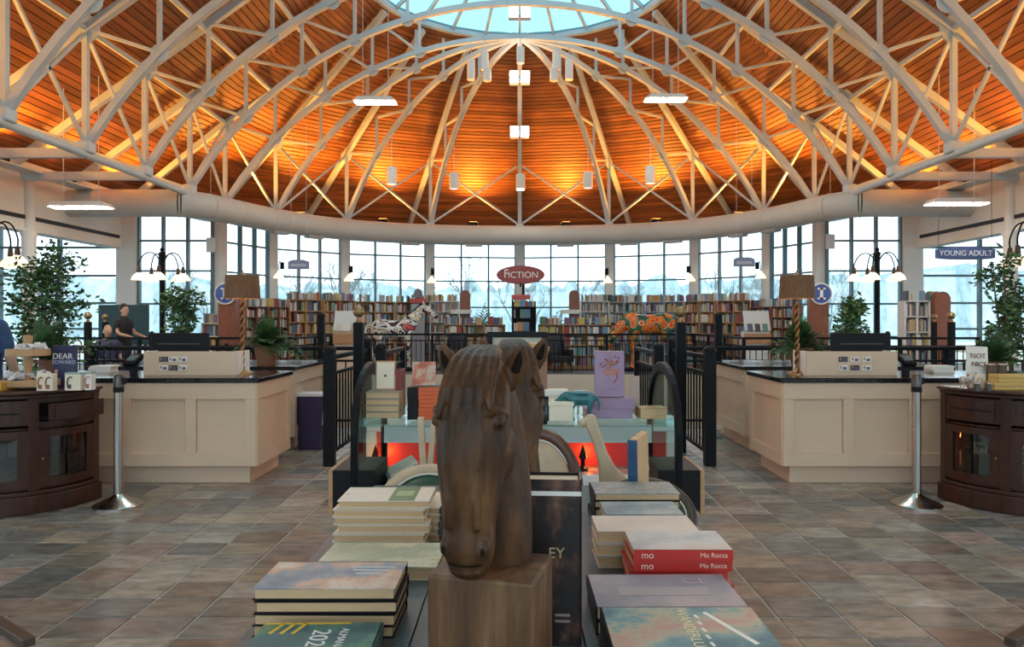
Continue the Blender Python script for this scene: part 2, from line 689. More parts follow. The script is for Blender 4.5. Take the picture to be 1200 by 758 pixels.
def board(m, a0, a1, b0, b1, n, th=.03, gap=.008):
    """board between lower edge a0-a1 and upper edge b0-b1 (each a pair of points)"""
    w = (b0 - a0).length
    g = gap / max(w, .01)
    lo = [a0.lerp(b0, g), a1.lerp(b1, g)]
    hi = [b0.lerp(a0, g), b1.lerp(a1, g)]
    c = th * .2
    bot = [lo[0] + (hi[0] - lo[0]) * .06, lo[1] + (hi[1] - lo[1]) * .06, hi[1] + (lo[1] - hi[1]) * .06, hi[0] + (lo[0] - hi[0]) * .06]
    mid = [lo[0] + n * c, lo[1] + n * c, hi[1] + n * c, hi[0] + n * c]
    top = [x + n * th for x in (lo[0], lo[1], hi[1], hi[0])]
    ln = (a1 - a0).length
    s0 = rnd.uniform(0, 50)
    v0 = rnd.uniform(0, 50)
    ul = [(s0, v0), (s0 + ln, v0), (s0 + ln, v0 + w), (s0, v0 + w)]
    o = bot + mid + top
    fs = [(0, 1, 2, 3)]
    us = [ul]
    for k in (0, 4):
        for j in range(4):
            fs.append((k + j, k + 4 + j, k + 4 + (j + 1) % 4, k + (j + 1) % 4))
            us.append([ul[j], ul[j], ul[(j + 1) % 4], ul[(j + 1) % 4]])
    m.add(o, fs, us)


for s in (-1, 1):
    rows = 58
    n = Vector((s * SL, 0, 1)).normalized()
    for r in range(rows):
        f0, f1 = r / rows, (r + 1) / rows
        xa, xb = s * (XL + (XU - XL) * f0), s * (XL + (XU - XL) * f1)
        ya, yb = YD + (YU - YD) * f0, YD + (YU - YD) * f1
        m = M()
        board(m, Vector((xa, -8, zdeck(xa))), Vector((xa, ya, zdeck(xa))), Vector((xb, -8, zdeck(xb))), Vector((xb, yb, zdeck(xb))), n)
        m.build('board', deckm, ceil)
    bk = M().add([(s * XL, -8, zdeck(XL) + .06), (s * XL, YD, zdeck(XL) + .06), (s * XU, YU, ZU + .06), (s * XU, -8, ZU + .06)], [(0, 1, 2, 3)])
    bk.build('deck_backing', roofdark, ceil)
ap = M()
bk = M()
tt = [-90] + TS + [90]
for i in range(8):
    l0, l1, u0, u1 = LP[tt[i]], LP[tt[i + 1]], UP[tt[i]], UP[tt[i + 1]]
    n = (l1 - l0).cross(u0 - l0).normalized()
    if n.z < 0:
        n = -n
    rows = 60
    for r in range(rows):
        f0, f1 = r / rows, (r + 1) / rows
        board(ap, l0.lerp(u0, f0), l1.lerp(u1, f0), l0.lerp(u0, f1), l1.lerp(u1, f1), n)
    o = n * .045
    for r in range(rows):
        f0, f1 = r / rows, (r + 1) / rows
        bk.add([l0.lerp(u0, f0) + o, l1.lerp(u1, f0) + o, l1.lerp(u1, f1) + o, l0.lerp(u0, f1) + o], [(0, 1, 2, 3)])
    for q in (l0, l1):
        e = u0 if q is l0 else u1
        w = (l1 - l0).normalized() * .12
        bk.add([q - w + o * 1.6, q + w + o * 1.6, e + w + o * 1.6, e - w + o * 1.6], [(0, 1, 2, 3)])
o = ap.build('apse_boards', deckm, ceil)
o['kind'] = 'stuff'
bk.build('deck_backing', roofdark, ceil)
# eave soffit: the cove floor between window heads and the deck foot
so = M()
inn = [ell(WA, WB, t) for t in [-90] + TS + [90]]
out = [LP[t] for t in tt]
for i in range(8):
    for z in (4.40, 4.44):
        so.add([(inn[i].x, inn[i].y, z), (inn[i + 1].x, inn[i + 1].y, z), (out[i + 1].x, out[i + 1].y, z), (out[i].x, out[i].y, z)], [(0, 1, 2, 3)])
struct('ceiling_soffit', so, mat('soffit', (.55, .55, .52), .7))

# ---------------------------------------------------------------- skylight (rounded at the far end; unseen near length added for foreground light)
sky = thing('window_%d' % (win_n[0] + 1), 'blue glazed skylight with white bars at the top of the roof', None, kind='structure')
pts = [Vector((-XU, y, ZU)) for y in (5, 7.3, 9.6, 11.9, 14.2)] + [Uq(t) for t in range(-90, 91, 15)] + [Vector((XU, y, ZU)) for y in (14.2, 11.9, 9.6, 7.3, 5)]
M().tube(pts, [(.09, .07)] * len(pts), sq=True, side=(0, 0, 1), cap=True).build('curb_ring', white, sky)
skyg = glass('skylight_glass', (.22, .40, .44), .05)
ridge = []
for p in pts:
    y = min(max(p.y, 5), YU - .5)
    k = .25
    ridge.append(Vector((p.x * k, y + (p.y - y) * k, ZU + 1.3)))
for i in range(len(pts)):
    M().bar(pts[i], ridge[i], .06, .09).build('glazing_bar', white, sky)
    if i < len(pts) - 1:
        a, b, c, d = pts[i], pts[i + 1], ridge[i + 1], ridge[i]
        M().add([a, b, c, d], [(0, 1, 2, 3)]).build('pane', skyg, sky)
M().tube(ridge, .05, 6).build('ridge_tube', white, sky)
m = M()
m.add(ridge, [tuple(range(len(ridge)))])
m.build('pane', skyg, sky)
rf = M()      # closed roof ridge over the entrance end
rf.add([(-XU, -8, ZU), (XU, -8, ZU), (XU, 5, ZU), (-XU, 5, ZU)], [(0, 1, 2, 3)])
struct('ceiling_front', rf, plaster)

# ---------------------------------------------------------------- trusses
RA = (XF ** 2 + 4.19 ** 2) / (2 * 4.19)
ZC = ZF + 4.19 - RA


def zarch(x):
    return ZC + math.sqrt(max(RA * RA - x * x, 0))


def half_truss(t, foot, apex, up, tie, top_frac=1., nodes=(.17, .34, .5, .66)):
    """parts of one side of a truss; foot/apex are plan points; up the plan point where the top chord ends; returns post top"""
    foot, apex, up = Vector((*foot, 0)), Vector((*apex, 0)), Vector((*up, 0))
    org = Vector(t.location)
    P = lambda p, z: Vector((p.x, p.y, z)) - org
    n = 18
    arc = [P(foot.lerp(apex, i / n), zarch(XF * (1 - i / n))) for i in range(n + 1)]
    M().tube(arc, [(.06, .06)] * (n + 1), sq=True, side=(0, 0, 1)).build('arch_chord', white, t)
    low = foot + (foot - up) * ((ZP - 4.5) / (ZU - .16 - ZP))
    M().bar(P(low, 4.5), P(up, ZU - .2), .12, .14).build('top_chord', white, t)
    M().bar(P(foot, ZF), P(foot, ZP), .09).build('post', white, t)
    M().box(P(foot, ZF), (.24, .24, .2)).build('shoe', white, t, bevel=.03)
    d = (apex - foot).normalized()
    side = Vector((-d.y, d.x, 0))

    def disc(c, r):
        m = M()
        q = [c + d * r * math.cos(a) + Vector((0, 0, r * math.sin(a))) for a in [2 * PI * j / 18 for j in range(18)]]
        m.rings([[x - side * .015 for x in q], [x + side * .015 for x in q]])
        return m
    disc(P(foot, ZP), .24).build('gusset_plate', white, t)
    prev = P(foot, ZP)
    ltop = (up - foot).length
    for k, f in enumerate(nodes):
        q = foot.lerp(apex, f)
        g = min((q - foot).length / ltop, 1.)
        zt = ZP + (ZU - .2 - ZP) * g
        zb = zarch(XF * (1 - f))
        if zt - zb < .15:
            continue
        M().bar(P(q, zb), P(q, zt), .07).build('web_post', white, t)
        M().bar(prev, P(q, zb), .055).build('web_diagonal', white, t)
        disc(P(q, zb), .15).build('gusset_plate', white, t)
        prev = P(q, zt)
    if tie:
        o = foot + (foot - apex).normalized() * tie
        M().bar(P(foot, ZF - .1), P(o, ZF - .1), .1, .16).build('tie_beam', white, t)
        M().bar(P(foot, ZF), P(foot.lerp(o, .9), ZF + .75), .07).build('strut', white, t)
    return arc


TY = [YD - 1.96 * i for i in range(5, -1, -1)]      # nave trusses
ords = ['nearest', 'second nearest', 'third nearest', 'fourth nearest', 'fifth nearest', 'farthest']
for i, y in enumerate(TY):
    t = thing('roof_truss', '%s white steel arch truss spanning the whole hall' % ords[i], 'truss', (0, y, ZF), group='white arch trusses')
    for s in (-1, 1):
        half_truss(t, (s * XF, y), (0, y), (s * (XU + (.5 if i == 5 else .05)), y), 2.45)
rib_lab = {-66: 'white roof rib above the column at the far left of the curve', -44: 'white roof rib above the oak bookcases at left', -22: 'white roof rib above the white painted horse', 0: 'central white roof rib directly above the FICTION sign', 22: 'white roof rib above the flower painted horse', 44: 'white roof rib above the bookcases at right of the flower horse', 66: 'white roof rib above the column at the far right of the curve'}
for t_ in TS:
    p = ell(XF, 4.65, t_)
    t = thing('roof_rib', rib_lab[t_], 'truss', (p.x, p.y, ZF), group='radial roof ribs')
    half_truss(t, (p.x, p.y), (0, YD), (UP[t_].x, UP[t_].y), 0, nodes=(.2, .4, .6))
# cross braces between neighbouring feet
seq = [(Vector((-XF, y, 0)), 0) for y in TY] + [(ell(XF, 4.65, t), 1) for t in TS] + [(Vector((XF, y, 0)), 2) for y in TY[::-1]]
for i in range(len(seq) - 1):
    a, b = seq[i][0], seq[i + 1][0]
    mid = (a + b) / 2
    k = 'brace %d' % i
    nm = ['first', 'second', 'third', 'fourth', 'fifth', 'sixth', 'seventh', 'eighth', 'ninth']
    if i < 9:
        lab = '%s crossed steel brace from the left along the eaves' % nm[i]
    elif i == 9:
        lab = 'crossed steel brace just right of the central rib'
    else:
        lab = '%s crossed steel brace from the right along the eaves' % nm[len(seq) - 2 - i]
    t = thing('cross_brace', lab, 'brace', (mid.x, mid.y, ZF), group='crossed eaves braces')
    for p, q in ((a, b), (b, a)):
        p_, q_ = Vector((p.x, p.y, ZF + .05)).lerp(Vector((q.x, q.y, ZP - .05)), .035), Vector((p.x, p.y, ZF + .05)).lerp(Vector((q.x, q.y, ZP - .05)), .965)
        M().bar(p_ - t.location, q_ - t.location, .055).build('rod', white, t)
eave = [Vector((-XF, -7.9, ZF - .12))] + [Vector((p.x, p.y, ZF - .12)) for p, _ in seq] + [Vector((XF, -7.9, ZF - .12))]
tag(M().tube(eave, .07, 10).build('eave_tube', white, smooth=50), 'white steel tube running around the truss feet', 'tube')
for s in (-1, 1):
    sd = 'left' if s < 0 else 'right'
    for j, (x, z) in enumerate(((XF, ZP), (6.25, ZP + SL * (XF - 6.25) - .05), (5.0, ZP + SL * (XF - 5) - .1))):
        m = M().tube([(s * x, -7.9, z), (s * x, YD, z)], .055, 8)
        tag(m.build('purlin', white, smooth=50), '%s white purlin along the %s roof slope' % (('lowest', 'middle', 'highest')[j], sd), 'purlin', 'purlins of the nave roof')
# ---------------------------------------------------------------- air duct
ductm = mat('duct_paint', (.50, .52, .50), .5, var=.05, scale=2)
ZDU = 4.02
dp = [(-10.5, 16.15), (-9.4, 16.15), (-8.3, 16.15), (-7.6, 16.2), (-7.15, 16.7), (-6.85, 17.6), (-6.45, 18.7), (-5.9, 19.7), (-5.1, 20.7), (-4.1, 21.4), (-2.8, 21.95), (-1.4, 22.22), (0, 22.3)]
dp = dp + [(-x, y) for x, y in dp[-2::-1]]
duct = thing('air_duct', 'big round painted air duct curving under the roof trusses', 'duct', (0, 16.15, ZDU))
dv = [Vector((x, y - 16.15, 0)) for x, y in dp]


def cat(P, n):
    o = []
    for i in range(len(P) - 1):
        a, b, c, d = P[max(i - 1, 0)], P[i], P[i + 1], P[min(i + 2, len(P) - 1)]
        for k in range(n):
            t = k / n
            o.append(.5 * (2 * b + (c - a) * t + (2 * a - 5 * b + 4 * c - d) * t * t + (3 * b - a - 3 * c + d) * t ** 3))
    return o + [P[-1]]


dc = cat(dv, 3)
for i in range(0, len(dc) - 1, 3):
    seg = dc[i:i + 4]
    M().tube(seg, .305, 24).build('duct_segment', ductm, duct, smooth=50)
    if i:
        j = seg[0]
        tg = (dc[i + 1] - dc[i - 1]).normalized() * .02
        M().tube([j - tg, j + tg], .312, 24).build('seam_band', ductm, duct, smooth=50)
for px in (325, 362, 487, 560, 657, 735, 795, 860, 898):
    k = min(range(len(dc)), key=lambda i: abs(VX + F * dc[i].x / (dc[i].y + 16.15) - px))
    g = M().box((0, 0, 0), (.5, .22, .08))
    tg = dc[min(k + 1, len(dc) - 1)] - dc[k - 1]
    g.build('vent', mat('vent_grey', (.32, .33, .33), .6), duct, loc=dc[k] + Vector((0, -.08, -.31)), rot=(0, 0, math.atan2(tg.y, tg.x)))
# ---------------------------------------------------------------- uplights standing in the cove
ORD_ = ['first', 'second', 'third', 'fourth', 'fifth', 'sixth', 'seventh', 'eighth']
upm = mat('uplight_lens', (1, .5, .12), emit=6, emit_col=(1, .42, .08))


def uplight(loc, aim, power, lab):
    t = thing('uplight', lab, 'uplight', loc, group='eaves uplights')
    M().box((0, 0, .06), (.3, .3, .12)).build('housing', black, t)
    M().box((0, 0, .125), (.24, .24, .01)).build('lens', upm, t)
    area('uplight_lamp', Vector((0, 0, .16)), Vector(aim) - Vector(loc) + Vector((0, 0, .16)), .3, .3, power, (1, .38, .045), t, spread=2.4)


for i in range(8):
    a, b = (inn[i] + inn[i + 1]) / 2, (out[i] + out[i + 1]) / 2
    c = a.lerp(Vector((b.x, b.y, 0)), .12)
    u = (UP[tt[i]] + UP[tt[i + 1]]) / 2
    uplight((c.x, c.y, 4.45), (u.x * .5 + c.x * .5, u.y * .5 + c.y * .5, 7.2), 135, '%s orange uplight from the left in the rounded cove' % ORD_[i])
for s in (-1, 1):
    struct('trim_%d' % (5 if s < 0 else 6), M().bx(min(s * 9.4, s * 9.8), max(s * 9.4, s * 9.8), 5, 17.9, 4.30, 4.33), plaster)
    for k, y in enumerate((17.3, 15.3, 13.3, 11.3, 9.3, 7.0)):
        uplight((s * 9.6, y, 4.335), (s * 7.3, y, 6.5), 95, '%s orange uplight from the far end on the %s light trough' % (ORD_[k], 'left' if s < 0 else 'right'))
# ---------------------------------------------------------------- outside
go = M()
for x0, x1, y0, y1 in ((-90, 90, 27, 140), (-90, 90, -60, -8.4), (-90, -16.4, -8.4, 27), (16.4, 90, -8.4, 27)):
    go.add([(x0, y0, -.3), (x1, y0, -.3), (x1, y1, -.3), (x0, y1, -.3)], [(0, 1, 2, 3)])
struct('ground_outside', go, mat('winter_lawn', (.42, .42, .36), .9, var=.15, scale=.4))
hl = M()
hr = random.Random(4)
tp = [(-95 + .55 * i, 4.6 + .7 * math.sin(i * .03) + hr.choice((0, .2, .5, .9, 1.4)) * hr.uniform(.5, 1)) for i in range(352)]
hl.add([(x, 62 + 2 * math.sin(i * .25), -.3) for i, (x, z) in enumerate(tp)] + [(x, 66 + 2 * math.sin(i * .25), z) for i, (x, z) in enumerate(tp)] + [(x, 90, z * .9) for x, z in tp], [(i, i + 1, 353 + i, 352 + i) for i in range(351)] + [(352 + i, 353 + i, 705 + i, 704 + i) for i in range(351)])
struct('hill_outside', hl, mat('hazy_woods', (.33, .44, .48), .95, var=.35, scale=1.1, stretch=(1.5, 1, .5)))
treem = mat('winter_bark', (.22, .26, .27), .9, var=.2, scale=3)


def bare_tree(seed):
    r = random.Random(seed)
    m = M()

    def br(p, d, ln, rad, lv):
        q = p + d * ln
        m.tube([p, p.lerp(q, .5) + Vector((r.uniform(-.1, .1) * ln * .4, r.uniform(-.1, .1) * ln * .4, 0)), q], [rad, rad * .85, rad * .65], 4, cap=False)
        if lv == 0:
            return
        for k in range(3 if lv > 1 else 4):
            e = (d + Vector((r.uniform(-1, 1), r.uniform(-1, 1), r.uniform(-.1, .7))) * .75).normalized()
            br(p.lerp(q, r.uniform(.55, 1.)), e, ln * r.uniform(.55, .8), rad * .55, lv - 1)
    br(Vector((0, 0, 0)), Vector((0, 0, 1)), 2.6, .16, 5)
    return m.mesh('bare_tree', treem)


tms = [bare_tree(s) for s in (3, 5, 9)]
for i in range(40):
    x = -46 + i * 2.35 + rnd.uniform(-1, 1)
    y = rnd.uniform(34, 54)
    o = link('bare_tree', tms[i % 3], None, (x, y, -.3), (0, 0, rnd.uniform(0, 6)))
    k = rnd.uniform(.55, .95)
    o.scale = (k, k, k)
    px = int(VX + F * x / y)
    tag(o, 'bare winter tree outside the windows', 'tree', 'bare trees outside')
# ================================================================ CEILING FITTINGS
glow = mat('lamp_diffuser', (1, 1, 1), emit=45, emit_col=(1, .90, .76))
glowsq = mat('flood_lens', (1, 1, 1), emit=14, emit_col=(1, .97, .92))
pend = mat('pendant_white', (.72, .75, .76), .4)


def panel_light(px, py, d, lab, w=.9, dp=.35, tilt=0.):
    p = at(px, py, d)
    t = thing('ceiling_light', lab, 'light', p, group='long suspended panel lights')
    top = zdeck(p.x) - p.z if abs(p.x) < 10 else 1.
    M().prism([(-w / 2, 0), (w / 2, 0), (w / 2 - .1, .09), (-w / 2 + .1, .09)], -dp / 2, dp / 2).build('housing', pend, t)
    M().box((0, 0, -.006), (w - .06, dp - .05, .012)).build('diffuser', glow, t)
    for s in (-1, 1):
        M().bar((s * w * .3, 0, .09), (s * w * .3, 0, top), .012).build('cable', white, t)
    return t


panel_light(440, 120, 16.2, 'suspended panel light left of the central rib', w=.95)
panel_light(780, 117, 16.2, 'suspended panel light right of the central rib', w=.95)
panel_light(95, 243, 13.6, 'suspended panel light in front of the duct at left', w=1.1)
panel_light(1121, 239, 13.6, 'suspended panel light in front of the duct at right', w=1.1)
for s in (-1, 1):  # extra panel lights out of view, added to brighten the foreground
    for y in (9.5, 4.5, 0.):
        t = panel_light(VX + F * s * 3.3 / max(y, .01) if y else VX, 100, 16.2, 'x')
        t.location = (s * 3.3, y, 6.3)
        t['label'] = 'unseen added fill panel light over the %s at %s' % ({9.5: 'counters', 4.5: 'book table', 0.: 'entrance'}[y], 'left' if s < 0 else 'right')
        for c in t.children:
            if c.name.startswith('cable'):
                c.scale = (1, 1, 1)
for py, d, lab in ((14, 18.0, 'highest'), (91, 19.3, 'middle'), (155, 21.0, 'lowest')):
    p = at(609, py, d)
    t = thing('twin_flood', lab + ' pair of square flood lamps on the central rib', 'light', p, group='twin square floods on the central rib')
    M().box((0, .12, 0), (.1, .2, .12)).build('bracket', white, t)
    for s in (-1, 1):
        h = M().box((s * .15, .03, 0), (.25, .2, .34)).build('lamp_head', pend, t, bevel=.02)
        M().box((s * .15, -.075, 0), (.22, .01, .30)).build('lens', glowsq, h)
for px, py, d, lab in ((532, 212, 20.3, 'white cylinder pendant left of the lit one'), (459, 206, 19, 'white cylinder pendant at the far left of the row'), (610, 213, 21, 'lit white cylinder pendant under the floods'), (689, 211, 20.3, 'white cylinder pendant right of the lit one'), (762, 205, 19, 'white cylinder pendant at the far right of the row')):
    p = at(px, py, d)
    t = thing('pendant_lamp', lab, 'pendant', p, group='white cylinder pendants')
    M().lathe([(.13, -.22), (.135, -.2), (.135, .2), (.12, .22)], n=18).build('shade', pend, t, smooth=40)
    M().lathe([(.11, -.228), (.11, -.221)], n=18).build('bulb', glow if px == 610 else mat('lens_dim', (.9, .9, .85), emit=.6), t)
    M().bar((0, 0, .22), (0, 0, 1.1), .015).build('cable', white, t)
tl = ['far left tall', 'left short', 'inner left', 'inner right', 'right short', 'far right tall', 'central']
for px, py, h, lab in ((552, 82, .5, tl[0]), (568, 72, .42, tl[1]), (571, 88, .3, tl[2]), (649, 88, .3, tl[3]), (652, 72, .42, tl[4]), (667, 82, .5, tl[5]), (610, 65, .4, tl[6])):
    p = at(px, py, 18.2)
    t = thing('speaker_can', lab + ' grey cylinder speaker hung under the skylight rim', 'speaker', p, group='grey cylinder speakers')
    M().lathe([(.10, -h / 2), (.10, h / 2)], n=16).build('can', pend, t, smooth=40)
    M().bar((0, 0, h / 2), (0, 0, h / 2 + .5), .02).build('hanger', white, t)

# ================================================================ RAILINGS
ORD = ['first', 'second', 'third', 'fourth', 'fifth', 'sixth', 'seventh', 'eighth', 'ninth', 'tenth', 'eleventh', 'twelfth']


def newel(name, lab, x, y, h, w=.1, ball=None):
    t = thing(name, lab, 'post', (x, y, 0), group='black newel posts')
    M().box((0, 0, h / 2), (w, w, h)).build('shaft', black, t, bevel=.008)
    if ball:
        M().lathe([(ball * .55, h), (ball * .4, h + .03), (ball * .4, h + .05)], n=16).build('neck', brass, t, smooth=50)
        M().ball((0, 0, h + .05 + ball), ball).build('ball_finial', mat('old_gold', (.30, .21, .10), .35, metal=.7), t, smooth=80)
    else:
        M().lathe([(w * .62, h), (w * .62, h + .02), (w * .45, h + .045), (w * .2, h + .06)], n=16).build('cap', black, t, smooth=50)
    return t


def railing(lab, p, q, h=1.07, sp=.125, posts=2., rail=.045):
    p, q = Vector((*p, 0)), Vector((*q, 0))
    ln = (q - p).length
    t = thing('railing', lab, 'railing', p, math.atan2(q.y - p.y, q.x - p.x), group='black balustrades')
    M().bx(0, ln, -rail / 2, rail / 2, h - .05, h).build('top_rail', black, t, bevel=.008)
    M().bx(0, ln, -.015, .015, h - .2, h - .17).build('mid_rail', black, t)
    M().bx(0, ln, -.015, .015, .1, .13).build('bottom_rail', black, t)
    me = M().bx(-.008, .008, -.008, .008, .13, h - .2).mesh('baluster', black)
    for i in range(1, int(ln / sp)):
        link('baluster', me, t, (i * sp, 0, 0))
    n = max(1, round(ln / posts))
    me = M().bx(-.03, .03, -.03, .03, 0, h).mesh('post', black)
    for i in range(n + 1):
        link('post', me, t, (ln * i / n, 0, 0))
    return t


railing('long black railing on the far side of the well below the FICTION sign', (-HXB, HY2 + .1), (HXB, HY2 + .1), posts=2.3)
for s in (-1, 1):
    sd = 'left' if s < 0 else 'right'
    a, b = sorted((s * 9.4, s * HXB))
    railing('black railing across the well in front of the %s lamp post' % sd, (a, HY1 + .08), (b, HY1 + .08), posts=1.8)
    railing('black railing running back along the %s side of the well' % sd, (s * HXB, HY1 + .1), (s * HXB, HY2 + .1), posts=1.6)
    a, b = sorted((s * 9.0, s * 2.0))
    railing('heavy black railing behind the %s counters' % sd, (a, HY0 - .12), (b, HY0 - .12), posts=1.8, rail=.07)
    railing('short black stair railing beside the %s counters' % sd, (s * 1.84, 7.04), (s * 1.84, 8.75), posts=2)
    railing('inner black stair railing near the %s end of the glass table' % sd, (s * 1.5, 7.9), (s * 1.5, 9.3), posts=2)
    newel('newel_post', 'black front newel post nearest the %s counter' % sd, s * 1.84, 7.02, 1.10, .105)
    newel('newel_post', 'black newel post behind the front one on the %s' % sd, s * 1.84, 8.75, 1.14, .105)
    newel('newel_post', 'short black inner newel post on the %s' % sd, s * 1.5, 7.85, 1.10, .105)
    newel('newel_post', 'tall black newel post with a gold ball on the %s' % sd, s * 1.72, 7.75, 1.385, .10, .062)
    newel('newel_post', 'black newel post with a ball behind the display cabinet on the %s' % sd, s * 8.75, 14.7, 1.38, .11, .075)
    newel('newel_post', 'smaller ball topped newel post behind another on the %s' % sd, s * 8.8, 15.4, 1.38, .09, .06)
    newel('newel_post', 'tall plain black post rising from the %s well railing' % sd, s * 2.9, 10.6, 1.46, .10)
    newel('newel_post', 'thin black post beside the %s ball topped post' % sd, s * 6.9, 13.6, 1.15, .08)

# low parapet with red panel at the stair head
redm = mat('red_panel', (.42, .02, .012), .45, var=.15, scale=3)
t = thing('low_parapet', 'low white topped parapet with a glowing red panel under the glass table', 'parapet', (0, 7.05, 0))
M().bx(-1.47, 1.5, -.1, .12, .34, .475).build('cap', mat('parapet_white', (.74, .74, .72), .5), t, bevel=.01)
M().bx(-1.4, 1.43, -.04, .1, 0, .34).build('red_face', redm, t)
M().bx(-1.47, -1.38, -.1, .12, 0, .34).build('pier', plaster, t)
M().bx(1.41, 1.5, -.1, .12, 0, .34).build('pier', plaster, t)
for i, px in enumerate((683, 440)):
    t = thing('floor_lantern', ('small dark lantern glowing against the red panel at right', 'small dark lantern glowing against the red panel at left')[i], 'lantern', (gx(px, 6.8), 6.8, 0))
    M().lathe([(.05, 0), (.05, .02), (.02, .04), (.02, .1), (.04, .12), (.015, .2), (.002, .24)], n=12).build('stem', black, t, smooth=50)
    l = bpy.data.lights.new('lantern_glow', 'POINT')
    l.energy = 2.2
    l.color = (1, .30, .06)
    l.shadow_soft_size = .03
    o = bpy.data.objects.new('lantern_glow', l)
    COL.objects.link(o)
    o.location = (0.06, .06, .12)
    o.parent = t

# ================================================================ COUNTERS
def counter(lab, x0, x1, y0, y1, inner, drawers=False):
    """inner = +1 when the open end faces +x, -1 when -x"""
    t = thing('counter', lab, 'counter', ((x0 + x1) / 2, y0, 0), group='cream service counters')
    ox, oy = t.location.x, y0
    w, d = x1 - x0, y1 - y0
    h = w / 2
    ZB, ZT = .16, .872
    M().bx(-h + .015, h - .015, .015, d, ZB, ZT).build('body', cream, t)
    e0, e1 = (-h, h - .2) if inner > 0 else (-h + .2, h)
    M().bx(-h + .09, h - .09, .09, d - .05, 0, ZB).build('toe_kick', cream, t)
    M().bx(-h - .03, h + .03, -.03, d + .03, ZT, .914).build('worktop', stonetop, t, bevel=.006)
    n = max(1, round(w / .55))
    st = .09

    def face(L, mk):
        k = max(1, round(L / .55)) if L > 1.5 else 1
        p = L / k
        mk('rail', 0, L, ZT - .14, ZT)
        mk('rail', 0, L, ZB, ZB + .11)
        for i in range(k + 1):
            a = min(max(i * p - st / 2, 0), L - st)
            mk('stile', a, a + st, ZB + .11, ZT - .14)
    face(w, lambda nm, a, b, z0, z1: M().bx(-h + a, -h + b, -.014, .0155, z0, z1).build(nm, cream, t, bevel=.003))
    for s in (-1, 1):
        if s == inner:
            face(d, lambda nm, a, b, z0, z1: M().bx(min(s * (h + .012), s * (h - .0155)), max(s * (h + .012), s * (h - .0155)), a, b, z0, z1).build(nm, cream, t, bevel=.003))
    if drawers:
        M().bx(-h + .1, h - .1, -.006, .0, ZT - .15, ZT - .02).build('drawer_front', cream, t, bevel=.003)
    return t


